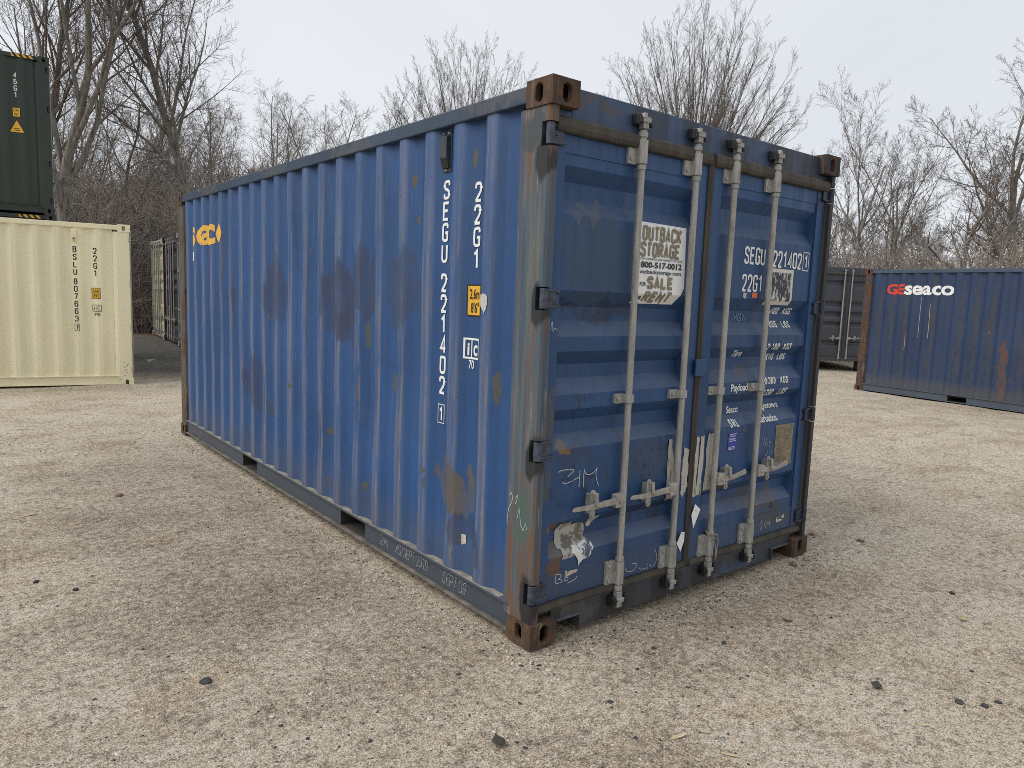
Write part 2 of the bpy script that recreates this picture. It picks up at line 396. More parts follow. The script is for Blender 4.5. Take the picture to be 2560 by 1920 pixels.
def casting(sx, sy, sz, H, mat, parent, holes=True):
    """ISO corner casting with oval holes on its three outer faces"""
    dx, dy, dz = .162, .178, .118
    X = (lambda a: a) if sx == 0 else (lambda a: W-a)
    Y = (lambda a: a) if sy == 0 else (lambda a: LEN-a)
    Z = (lambda a: a) if sz == 0 else (lambda a: H-a)
    m = MB()
    def plate(axis, du, dv, hw, hh, cu, cv):
        angs = sorted([2*PI*i/20+.01 for i in range(20)]+[math.atan2(b-cv, a-cu) % (2*PI) for a in (0, du) for b in (0, dv)])
        outer = []; inner = []
        for a in angs:
            c, s = math.cos(a), math.sin(a)
            t = min([(du-cu)/c if c > 1e-9 else (-cu/c if c < -1e-9 else 9), (dv-cv)/s if s > 1e-9 else (-cv/s if s < -1e-9 else 9)])
            outer.append((cu+c*t, cv+s*t))
            # stadium
            r = hw/2; st = (hh-hw)/2; px, pz = r*c, r*s+(st if s > 0 else -st); inner.append((cu+px, cv+pz))
        n = len(angs)
        def P(q, d):
            if axis == 0: return (X(d), Y(q[0]), Z(q[1]))
            if axis == 1: return (X(q[0]), Y(d), Z(q[1]))
            return (X(q[0]), Y(q[1]), Z(d))
        vs = [P(q, 0) for q in outer]+[P(q, 0) for q in inner]+[P(q, .026) for q in inner]
        fs = [(i, (i+1) % n, n+(i+1) % n, n+i) for i in range(n)]+[(n+i, n+(i+1) % n, 2*n+(i+1) % n, 2*n+i) for i in range(n)]
        m.add(vs, fs)
    plate(0, dy, dz, .050, .082, .092, .062)
    plate(1, dx, dz, .052, .084, .088, .062)
    plate(2, dx, dy, .064, .110, .08, .09)
    m.add([(X(dx), Y(0), Z(0)), (X(dx), Y(dy), Z(0)), (X(dx), Y(dy), Z(dz)), (X(dx), Y(0), Z(dz))], [(0,1,2,3)])
    m.add([(X(0), Y(dy), Z(0)), (X(dx), Y(dy), Z(0)), (X(dx), Y(dy), Z(dz)), (X(0), Y(dy), Z(dz))], [(0,1,2,3)])
    m.add([(X(0), Y(0), Z(dz)), (X(dx), Y(0), Z(dz)), (X(dx), Y(dy), Z(dz)), (X(0), Y(dy), Z(dz))], [(0,1,2,3)])
    me = bpy.data.meshes.new('corner_casting'); me.from_pydata(m.v, [], m.f)
    bm = bmesh.new(); bm.from_mesh(me); bmesh.ops.remove_doubles(bm, verts=bm.verts, dist=.0005); bmesh.ops.recalc_face_normals(bm, faces=bm.faces)
    bm.to_mesh(me); bm.free(); me.materials.append(mat)
    o = link('corner_casting', me, parent)
    b = o.modifiers.new('bevel', 'BEVEL'); b.width = .005; b.segments = 2; b.limit_method = 'ANGLE'; b.angle_limit = math.radians(50)
    return o

HZ = (2.353, 1.640, .945, .260)
def container(loc, rz, H, M, label, group, door='full', detail=True, rods=(.606, 1.028, 1.366, 1.770)):
    """M: dict of materials; local x across the doors, y along the side, door end at y=0"""
    root = empty('shipping_container', loc, rz, label=label, cat='shipping container', group=group)
    dz = H-2.591; top = H
    for sx in (0, 1):
        for sy in (0, 1):
            for sz in (0, 1): casting(sx, sy, sz, H, M.get('casting_dark', M['casting']) if sx and sz and not sy else M['casting'], root)
    # corner posts (door end: J shaped with hinge pockets)
    prof = [(.055,.014),(.018,.014),(.007,.024),(.006,.195),(.018,.232),(.050,.2545),(.055,.2545)]
    notch = [(.055,.068),(.0065,.068),(.006,.195),(.018,.232),(.050,.2545),(.055,.2545)]
    for s in (0, 1):
        m = MB(); zs = [.119]
        for z in sorted(HZ): zs += [z+dz*(z > 1)-.052, z+dz*(z > 1)+.052]
        zs += [top-.119]
        for i in range(len(zs)-1):
            pr = notch if (i % 2 and door == 'full') else prof
            m.prism([(q[0] if s == 0 else W-q[0], q[1]) for q in pr], 2, zs[i], zs[i+1])
        m.build('corner_post', M['post'] if s == 0 else M['post_right'], root)
        MB().prism([(q[0] if s == 0 else W-q[0], LEN-q[1]*.75-.004) for q in prof], 2, .119, top-.119).build('corner_post', M['post_far'], root)
    # side walls
    zt = top-.090
    for s in (0, 1):
        m = MB(); vs = []
        ys = []
        for i, (y, x) in enumerate(WB):       # soften each fold
            if 0 < i < len(WB)-1:
                for d in (-.006, .006): ys.append((y+d, wallx(y+d)))
            else: ys.append((y, x))
        zz = ZL[:-1]+[zt] if s == 0 else (.172, zt)
        for z in zz: vs += [((x+(dent_at(y, z) if z < zt else 0) if s == 0 else W-x), y, z) for y, x in ys]
        n = len(ys)
        m.add(vs, [(k*n+i, k*n+i+1, k*n+n+i+1, k*n+n+i) for k in range(len(zz)-1) for i in range(n-1)])
        m.build('side_wall', M['side'], root, recalc=False)
    # far end wall
    m = MB(); n = 0; ys = []; x = .06
    while x < W-.06:
        ys += [(x, LEN-.05), (min(x+.09, W-.06), LEN-.05), (min(x+.13, W-.06), LEN-.09), (min(x+.22, W-.06), LEN-.09)]; x += .26
    vs = [(a, b, z) for z in (.12, top-.1) for a, b in ys]; n = len(ys)
    m.add(vs, [(i, i+1, n+i+1, n+i) for i in range(n-1)]); m.build('end_wall', M['side'], root, recalc=False)
    # roof
    m = MB(); ys = []; y = .19
    while y < LEN-.2:
        ys += [(y, top-.030), (y+.08, top-.030), (y+.1, top-.012), (y+.18, top-.012)]; y += .209
    n = len(ys); vs = [(a, q, z) for a in (.045, W-.045) for q, z in ys]
    m.add(vs, [(i, i+1, n+i+1, n+i) for i in range(n-1)]); m.build('roof', M['rail'], root, recalc=False)
    # rails
    for s in (0, 1):
        X = (lambda a: a) if s == 0 else (lambda a: W-a)
        m = MB(); a, b = sorted((X(.006), X(.066))); m.box(a, b, .1785, LEN-.1785, zt, top-.016)
        m.build('top_rail', M['rail'], root, bevel=.006)
        m = MB(); pk = [(.1785, 1.70), (2.06, 3.71), (4.07, LEN-.1785)] if M.get('pockets', True) else [(.1785, LEN-.1785)]
        for p0, p1 in pk:
            a, b = sorted((X(.024), X(.030))); m.box(a, b, p0, p1, .042, .160)
        a, b = sorted((X(.004), X(.110))); m.box(a, b, .1785, LEN-.1785, .160, .171)
        rail = m.build('bottom_rail', M['rail'], root)
        m = MB(); a, b = sorted((X(.002), X(.34))); m.box(a, b, .1785, LEN-.1785, .028, .040)
        m.build('lower_flange', M.get('flange', M['dust']), rail, bevel=.003)
        m = MB(); a, b = sorted((X(.010), X(.050))); m.box(a, b, .258, LEN-.2, .1712, .1735)
        m.build('ledge', M['dust'], rail)
        for p0, p1 in ((1.70, 2.06), (3.71, 4.07)) if M.get('pockets', True) else ():
            a, b = sorted((X(.0305), X(1.2)))
            MB().add([(q, y, z) for q in (a, b) for y, z in ((p0, .159), (p0, .0405), (p1, .0405), (p1, .159))], [(0,1,5,4),(1,2,6,5),(2,3,7,6)]).build('forklift_pocket', M['dark'], rail, recalc=False)
    MB().box(.06, W-.06, .06, LEN-.06, .125, .158).build('floor', M['dark'], root)
    # header and sill
    MB().box(.1625, W-.1625, .050, .12, top-.150, top-.014).box(.0555, .1625, .050, .12, top-.150, top-.1195).box(W-.1625, W-.0555, .050, .12, top-.150, top-.1195).build('door_header', M['header'], root, bevel=.004)
    if door == 'full':
        m = MB().prism([(.043,.088),(.043,.140),(.052,.152),(.110,.152),(.110,.088)], 0, .1635, W-.1635)
        m.box(.345, 2.050, .043, .050, .020, .088)
        m.box(.339, .346, .020, .11, .016, .092).box(2.049, 2.056, .020, .11, .016, .092)
        m.box(.19, .346, .020, .05, .088, .093).box(2.049, 2.25, .020, .05, .088, .093)
        m.box(.345, 2.05, .0505, .3, .020, .03)
        m.build('door_sill', M['sill'], root, bevel=.003)
    else:
        MB().box(.1635, W-.1635, .043, .12, .02, .15).build('door_sill', M['sill'], root, bevel=.004)
    # doors
    zlo, zhi = .192, 2.372+dz
    sets = ((.064, .132, 1.082, 1.158, 0), (1.206, 1.288, 2.288, W-.066, 1))
    doors = []
    for (xa, xb, xc, xd, s) in sets:
        m = MB()
        for a, b in ((xa, xb), (xc, xd)): m.box(a, b, .047, .118, zlo, zhi)
        m.box(xb, xc, .0530, .118, 2.292+dz, zhi); m.box(xb, xc, .0530, .118, zlo, .331)
        # ribbed panel: grid with sloped recess ends
        zs = [.331]+sorted(z+dz*(z > 1) for z in DOOR_CUTS)+[2.292+dz]
        cols = [xb+.002, xb+.014, xc-.014, xc-.002]; vs = []
        for z in zs:
            d = doory(z-dz*(z > 1)); d = DY0 if abs(d-DY0) < 1e-6 else d
            vs += [(cols[0], DY0, z), (cols[1], d, z), (cols[2], d, z), (cols[3], DY0, z)]
        # exact band values
        vs2 = []
        for i, z in enumerate(zs):
            k = (i-1) % 4; d = DY1 if (0 < i < len(zs)-1 and k in (1, 2)) else DY0
            vs2 += [(cols[0], DY0, z), (cols[1], d, z), (cols[2], d, z), (cols[3], DY0, z)]
        m.add(vs2, [(4*i+j, 4*i+j+1, 4*i+j+5, 4*i+j+4) for i in range(len(zs)-1) for j in range(3)])
        d = m.build('door', M['door'], root, label=M['doorlabel'][s] if detail else None); doors.append(d)
        # perimeter gasket
        xl, xr = (xa-.005, 1.165) if s == 0 else (1.20, W-.06)
        MB().prism([(.022,2.378+dz),(.016,2.395+dz),(.020,2.428+dz),(.034,2.440+dz),(.050,2.440+dz),(.050,2.3725+dz),(.030,2.3725+dz)], 0, xl, xr).build('gasket', M['gasket'], d)
        MB().prism([(.030,.153),(.026,.165),(.034,.190),(.05,.1915),(.05,.153)], 0, xl+.003*s, xr-.006*(1-s)).build('gasket', M['gasket'], d)
        if s == 0: P = [(1.1585,.060),(1.1585,.040),(1.172,.034),(1.182,.041),(1.192,.034),(1.2055,.040),(1.2055,.060)]
        else: P = [(W-.066,.065),(W-.066,.040),(W-.05,.034),(W-.035,.060)]
        MB().prism(P, 2, .16, 2.40+dz).build('gasket', M['gasket'], d)
        # hinges
        for z in HZ:
            z += dz*(z > 1)
            h = MB(); X = (lambda a: a) if s == 0 else (lambda a: W-a)
            h.tube([(X(.024), .030, z-.045), (X(.024), .030, z+.045)], .019, 12)
            a, b = sorted((X(.030), X(.108))); h.box(a, b, .034, .053, z-.034, z+.036)
            for q in (-.040, .032): 
                P = [(X(.018), z+q), (X(.095), z+q), (X(.122), z+q+(.006 if q < 0 else -.012)), (X(.122), z+q+(.014 if q < 0 else -.004)), (X(.095), z+q+.012), (X(.018), z+q+.012)]
                h.prism(P, 1, .026, .053)
            a, b = sorted((X(.03), X(.07))); h.box(a, b, .030, .036, z-.005, z+.006)
            h.build('hinge', M['hinge'] if s == 0 else M['hinge_right'], d, bevel=.003)
    # locking rods
    for i, rx in enumerate(rods):
        d = doors[0 if rx < 1.18 else 1]
        r = MB(); r.tube([(rx, .020, .15), (rx, .020, 2.46+dz)], .0172, 14)
        for z in (.325, 2.285+dz): r.tube([(rx, .02, z-.012), (rx, .02, z+.012)], .0220, 14)
        for z0, z1 in ((2.425+dz, 2.45+dz), (.155, .18)): r.tube([(rx, .02, z0), (rx, .02, z1)], .0220, 14)
        # cam ends
        for zc, sg in ((2.505+dz, 1), (.105, -1)):
            r.box(rx-.018, rx+.018, .002, .036, zc-.040, zc-.005 if sg > 0 else zc+.045)
            r.box(rx-.026, rx+.026, -.006, .020, zc-.012, zc+.012)
            r.box(rx-.030, rx-.008, -.010, .044, zc+(.004 if sg > 0 else -.030), zc+(.028 if sg > 0 else -.006))
        r.build('locking_rod', M['galv'], d, bevel=.003)
        if detail:
            for z0, z1, kind in ((2.298+dz, 2.415+dz, 0), (.188, .312, 0), (1.133, 1.181, 1)):
                k = MB(); zc = (z0+z1)/2
                k.box(rx-.078, rx-.016, .036, .0575 if kind else .0525, z0, z1)
                k.prism([(rx-.030,.0520),(rx-.025,.008),(rx-.013,-.003),(rx+.013,-.003),(rx+.025,.008),(rx+.028,.0520)], 2, z0+.003, z1-.003)
                k.box(rx+.024, rx+.040, .042, .0525, z0+.004, z1-.004)
                for zz in ((zc,) if kind else (z0+.024, z1-.024)):
                    k.tube([(rx-.060, .0385, zz), (rx-.060, .026, zz)], .0105, 8); k.tube([(rx+.033, .0425, zz), (rx+.033, .036, zz)], .006, 8)
                k.build('rod_bracket', M['galv'], d, bevel=.002)
            for zc in (2.505+dz, .105):
                yb = .0505 if zc > 1 else .0435; kp = MB()
                kp.box(rx-.052, rx+.052, yb-.012, yb, zc-.024, zc+.024)
                for q in (-1, 1):
                    a, b = sorted((rx+q*.030, rx+q*.056)); kp.box(a, b, yb-.044, yb, zc-.026, zc+.026)
                    a, b = sorted((rx+q*.024, rx+q*.046)); kp.box(a, b, yb-.050, yb-.034, zc-.018, zc+.012)
                kp.build('cam_keeper', M['black'], d, bevel=.005)
        # handle
        if True:
            sg = -1 if (rx < 1.18) else 1; zc = .645
            X = lambda a: rx+sg*a
            hl = {0: .370, 1: .385, 2: .285, 3: .330}.get(rods.index(rx) if len(rods) == 4 else 0)-.385; c = (.222, .230, .112, .140)[rods.index(rx) if len(rods) == 4 else 0]
            h = MB()
            a, b = sorted((X(.014), X(.075))); h.box(a, b, -.008, .030, zc-.036, zc+.030)
            h.tube([(X(.045), -.007, zc-.002), (X(.045), -.016, zc-.002)], .013, 8)
            tip = .04 if sg > 0 else .0
            h.prism([(X(.055), zc+.016), (X(.18+hl), zc+.010), (X(.26+hl), zc+.008), (X(.26+hl), zc-.022), (X(.18+hl), zc-.020), (X(.055), zc-.018)], 1, -.004, .008)
            h.prism([(X(.255+hl), zc+.006), (X(.375+hl), zc+.008+tip*.55), (X(.385+hl), zc-.004+tip*.45), (X(.385+hl), zc-.012+tip*.3), (X(.255+hl), zc-.020)], 1, -.006, .004)
            cc = MB()
            cc.prism([(X(c)-.017, zc-.066), (X(c)-.009, zc-.076), (X(c)+.009, zc-.076), (X(c)+.017, zc-.066), (X(c)+.017, zc+.060), (X(c)+.009, zc+.072), (X(c)-.009, zc+.072), (X(c)-.017, zc+.060)], 1, .012, .020)
            cc.box(X(c)-.010, X(c)+.010, .018, .0575, zc-.05, zc+.05)
            cc.tube([(X(c), .013, zc+.055), (X(c), -.012, zc+.055)], .0095, 8); cc.tube([(X(c), .013, zc-.058), (X(c), .004, zc-.058)], .009, 8)
            cc.prism([(X(c)-.011, zc+.062), (X(c)+.010, zc+.062), (X(c)+.016, zc+.012), (X(c)+.075, zc+.002), (X(c)+.030, zc-.012), (X(c)-.002, zc-.002)], 1, -.015, -.008)
            h.build('handle', M['handle'], d, bevel=.0025); cc.build('handle_catch', M['handle'], d, bevel=.0025)
    return root, doors

# ------------------------------------------------------------------ materials
def worn_galv():
    t = NT('galvanised_steel', .6, .15)
    n = t.noise(7, 6, .7, t.mapv((6, 6, .8))); sp = t.noise(90, 3, .6)
    c = t.mix(t.ramp(n, .35, .68), (.40, .395, .37), (.26, .255, .235))
    c = t.mix(t.math('MULTIPLY', t.ramp(sp, .5, .75), .4), c, (.17, .165, .15))
    c = t.mix(t.math('MULTIPLY', t.ramp(t.noise(5, 5, .65, t.mapv((3, 3, 1), (4, 4, 1))), .60, .70), .55), c, (.16, .105, .065))
    t.bump(sp, .2, .003); return t.fin(c, .6)
galv = worn_galv()
handle_m = plain('dull_zinc', (.36, .345, .31), .6, .15, .25, 25, .15)
black_m = plain('black_paint', (.014, .015, .018), .45, 0, .4, 20, .1)
gask = plain('perished_rubber', (.058, .050, .040), .75, 0, .45, 14, .35, True)
dark_m = plain('dark_cavity', (.04, .036, .03), .85, 0, .3, 6)
white_m = plain('white_print', (.78, .79, .78), .6, 0, .05, 30, 0)
flange_m = plain('dirty_flange', (.135, .120, .100), .9, 0, .45, 9, .15)
dust_m = plain('dusty_steel', (.255, .235, .195), .9, 0, .4, 16, .15)

def rusty(name, base=None, amt=.5):
    t = NT(name, .85)
    n = t.noise(9, 7, .7); s = t.noise(5, 6, .7, t.mapv((5, 5, .5)))
    c = t.mix(t.ramp(n, .3, .7), (.032, .021, .017), (.118, .060, .031))
    c = t.mix(t.ramp(s, .52, .72), c, (.175, .145, .105))
    c = t.mix(t.ramp(t.noise(4, 5), .58, .75), c, (.045, .05, .055))
    if base: c = t.mix(t.ramp(t.noise(6, 6, .7, t.mapv((3, 3, .6))), amt-.06, amt+.06), c, base)
    t.bump(t.noise(40, 5, .7), .45, .004)
    return t.fin(c, .85)
rust_m = rusty('rusty_casting')

def post_mat(name, black=.0):
    t = NT(name, .7)
    x, y, z = t.xyz()
    s1 = t.noise(4, 7, .7, t.mapv((9, 9, .22))); s2 = t.noise(6, 6, .68, t.mapv((12, 12, .4), (4, 2, 8))); s3 = t.noise(3, 5, .65, t.mapv((7, 7, .6), (9, 3, 1)))
    c = t.mix(t.ramp(s1, .35, .65), (.038, .072, .118), (.098, .116, .118))
    c = t.mix(t.math('MULTIPLY', t.ramp(s3, .50, .68), .7), c, (.165, .145, .105))
    low = t.ramp(z, 1.3, .25, 0, .10)
    hi = t.ramp(z, 2.05, 2.4, 0, .08)
    th = t.math('ADD', t.math('ADD', s2, low), hi)
    c = t.mix(t.math('MULTIPLY', t.ramp(th, .55, .63), .9), c, (.150, .066, .028))
    c = t.mix(t.math('MULTIPLY', t.ramp(t.noise(5, 5, .6, t.mapv((8, 8, .7), (2, 2, 6))), .62, .7), .45), c, (.30, .31, .28))
    c = t.mix(t.math('MULTIPLY', t.ell(t.distort((.1, .1, .2), 6), (0, .1, .62), (1, .06, .13), .3), .7), c, (.05, .115, .10))
    # back edge blends into the blue wall paint
    c = t.mix(t.math('MULTIPLY', t.ramp(t.math('ADD', y, t.math('MULTIPLY', s1, .08)), .225, .29), .9), c, BLUE)
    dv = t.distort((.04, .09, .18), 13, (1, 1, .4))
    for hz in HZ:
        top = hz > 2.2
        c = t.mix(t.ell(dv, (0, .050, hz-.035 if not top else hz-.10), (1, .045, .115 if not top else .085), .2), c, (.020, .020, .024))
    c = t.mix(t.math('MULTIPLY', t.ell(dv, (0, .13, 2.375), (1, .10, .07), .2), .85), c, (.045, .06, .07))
    if black: c = t.mix(black, c, (.015, .017, .022))
    t.bump(t.noise(12, 6, .7, t.mapv((4, 4, .5))), .3, .004)
    return t.fin(c, t.ramp(s1, .3, .7, .5, .8))
post_m = post_mat('weathered_post'); post_r = post_mat('black_painted_post', .88)

DK = (.030, .044, .092); TANP = (.105, .090, .072); OLIVE = (.088, .080, .042)
side_patches = [((0,3.29,1.62),(9,.20,.26),DK,.8), ((0,2.15,1.58),(9,.25,.25),DK,.85), ((0,2.02,1.42),(9,.13,.13),DK,.75),
                ((0,1.79,1.71),(9,.16,.21),DK,.75), ((0,1.30,1.68),(9,.19,.24),(.034,.052,.100),.7), ((0,3.80,.84),(9,.24,.23),DK,.7),
                ((0,3.43,.64),(9,.07,.06),(.05,.05,.06),.8), ((0,.79,.63),(9,.085,.14),TANP,.9), ((0,.69,.57),(9,.07,.11),TANP,.85),
                ((0,.57,.62),(9,.035,.13),TANP,.9), ((0,.62,.40),(9,.17,.09),DK,.75), ((0,.50,.36),(9,.05,.12),DK,.8),
                ((0,4.65,1.9),(9,.07,.3),DK,.5), ((0,4.30,1.55),(9,.05,.12),DK,.5)]
side_spots = [((0,y,z),(9,ry,rz_),OLIVE,.85) for y, z, ry, rz_ in ((1.75,1.36,.022,.09),(1.40,1.10,.03,.05),(1.36,.90,.035,.04),(1.62,.95,.02,.10),(1.85,1.0,.012,.06),(2.3,.66,.03,.02),
              (1.0,.66,.03,.02),(.99,.58,.015,.03),(.80,.42,.012,.09),(1.15,2.05,.02,.03),(.62,2.33,.015,.05),(1.2,2.27,.02,.04),(.37,1.2,.02,.09),(1.9,.5,.012,.06),(1.75,.38,.02,.035),(3.9,2.33,.03,.06),(4.4,1.4,.03,.03),(2.95,.9,.03,.02))]
side_m = paint('blue_side_paint', BLUE, side=True, patches=side_patches, spots=side_spots)
RED_DK = (.020, .026, .050)
door_patches = [((.40,0,1.86),(.27,9,.22),(.030,.062,.105),.75), ((.45,0,1.60),(.32,9,.05),RED_DK,.7), ((.30,0,2.06),(.12,9,.04),(.12,.115,.13),.5), ((.30,0,.88),(.14,9,.05),DK,.7),
                ((.85,0,.82),(.2,9,.12),(.034,.060,.110),.7), ((.85,0,.53),(.25,9,.05),RED_DK,.7), ((1.9,0,.43),(.25,9,.07),(.085,.075,.062),.75), ((2.05,0,.29),(.2,9,.06),(.06,.058,.055),.8),
                ((1.75,0,.48),(.25,9,.03),(.085,.06,.04),.6), ((2.34,0,2.33),(.05,9,.1),DK,.8), ((2.34,0,1.60),(.04,9,.10),DK,.8), ((2.34,0,.85),(.05,9,.12),DK,.8), ((1.66,0,1.28),(.04,9,.06),TANP,.6), ((1.68,0,1.17),(.05,9,.05),TANP,.6),
                ((.085,0,1.05),(.035,9,.16),(.085,.078,.055),.8), ((.085,0,.80),(.03,9,.12),(.085,.078,.055),.8)]
door_spots = [((.205,0,.945),(.03,9,.035),(.19,.125,.05),.9), ((.235,0,.915),(.04,9,.018),(.17,.115,.05),.9), ((.165,0,.545),(.05,9,.03),(.15,.09,.035),.9), ((.20,0,.41),(.035,9,.05),(.15,.09,.04),.8),
              ((.18,0,.35),(.05,9,.035),(.14,.07,.03),.8), ((1.47,0,.575),(.06,9,.025),(.13,.065,.03),.8), ((2.05,0,.37),(.02,9,.018),(.02,.02,.022),.8), ((1.69,0,.90),(.015,9,.025),TANP,.7)]
door_m = paint('blue_door_paint', (.018, .066, .178), patches=door_patches, spots=door_spots, rustamt=.45, dirt=[((.33,0,.75),(.24,9,.22)), ((2.2,0,1.43),(.2,9,.08)), ((.9,0,.75),(.2,9,.2)), ((.45,0,1.12),(.3,9,.10)), ((2.1,0,.70),(.25,9,.15))])
rail_m = paint('blue_rail_paint', (.030, .053, .092), grime=.28, rustamt=1.1, patches=[((0,y,2.54),(9,.3,.05),(.10,.095,.085),.5) for y in (.4, 1.9, 3.3, 5.0)])
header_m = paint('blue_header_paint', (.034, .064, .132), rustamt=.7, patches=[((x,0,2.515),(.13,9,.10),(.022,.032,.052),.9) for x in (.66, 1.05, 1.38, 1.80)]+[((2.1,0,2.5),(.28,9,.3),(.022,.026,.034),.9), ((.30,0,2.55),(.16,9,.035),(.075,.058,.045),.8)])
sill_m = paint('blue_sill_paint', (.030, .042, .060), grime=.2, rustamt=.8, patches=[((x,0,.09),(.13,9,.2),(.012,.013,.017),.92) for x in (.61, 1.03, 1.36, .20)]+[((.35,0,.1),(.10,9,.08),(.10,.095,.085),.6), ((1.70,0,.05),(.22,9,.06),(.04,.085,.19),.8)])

main_M = dict(casting=rust_m, flange=flange_m, casting_dark=rusty('blackened_casting', (.028, .027, .030), .47), post=post_m, post_right=post_r, post_far=rusty('rusty_blue_post', (.09, .085, .075), .5), side=side_m, rail=rail_m, dust=dust_m, dark=dark_m, header=header_m, sill=sill_m,
              door=door_m, gasket=gask, hinge=plain('hinge_paint', (.045, .058, .085), .5, 0, .5, 22, .2), hinge_right=plain('hinge_blue_black', (.018, .026, .05), .4, 0, .4, 20, .15), galv=galv, handle=handle_m, black=black_m,
              doorlabel=('left door with sale poster and chalk scribbles', 'right door with white identification lettering'))

# ------------------------------------------------------------------ ground heights
_rng = np.random.default_rng(7)
_G = _rng.random((64, 64))
def vnoise(x, y):
    xi = np.floor(x).astype(int); yi = np.floor(y).astype(int); fx = x-xi; fy = y-yi
    fx = fx*fx*(3-2*fx); fy = fy*fy*(3-2*fy)
    g = lambda a, b: _G[a % 64, b % 64]
    return (g(xi, yi)*(1-fx)+g(xi+1, yi)*fx)*(1-fy)+(g(xi, yi+1)*(1-fx)+g(xi+1, yi+1)*fx)*fy-.5
def sstep(a, b, x):
    t = np.clip((x-a)/(b-a), 0, 1); return t*t*(3-2*t)
def height(x, y):
    x = np.asarray(x, float); y = np.asarray(y, float)
    h = .050*vnoise(x*.45+3, y*.45+9)+.026*vnoise(x*1.3, y*1.1+4)+.010*vnoise(x*3.7, y*3.4)
    # settle under the main container
    dx = np.maximum(np.maximum(-x, x-W), 0); dy = np.maximum(np.maximum(-y, y-LEN), 0); d = np.hypot(dx, dy)
    h = h*sstep(.0, 1.2, d)*.9-.012*(1-sstep(0, .5, d))
    rr = x*.83+y*.55; tt = -x*.55+y*.83+.35*np.sin(rr*.5)
    h = h+.010*vnoise(rr*.35+5, tt*3.2)*sstep(.3, 1.5, d)+.006*vnoise(rr*1.1, tt*7.5+3)*sstep(.3, 1.2, d)
    h = h-.030*(1-sstep(.0, .55, np.abs(x+.0)+np.maximum(0, x)*0))*sstep(.30, .9, y)*(1-sstep(5.2, 5.75, y))-.022*(1-sstep(.15, .6, np.abs(y)))*sstep(.3, .8, x)*(1-sstep(1.7, 2.2, x))
    h = h-.115*sstep(9.5, 12.5, x)*(1-sstep(6.5, 9, y))-.045*sstep(9, 10.3, y)*(1-sstep(-1, 3, x-.0))*(1-sstep(15, 18, y))
    h = h+.05*sstep(15.0, 18, x)*sstep(5, 7, y)*0
    # wooded bank behind the yard (distance along the view to the left / centre)
    r = np.hypot(x+2.1, y+2.4); ang = np.arctan2(x+2.1, y+2.4)
    left = 1-sstep(.25, .75, ang)
    h = h+sstep(34, 75, r)*(7.5*left+2.0)+.3*sstep(30, 45, r)*vnoise(x*.15, y*.15)
    return h
def hz(x, y): return float(height(x, y))

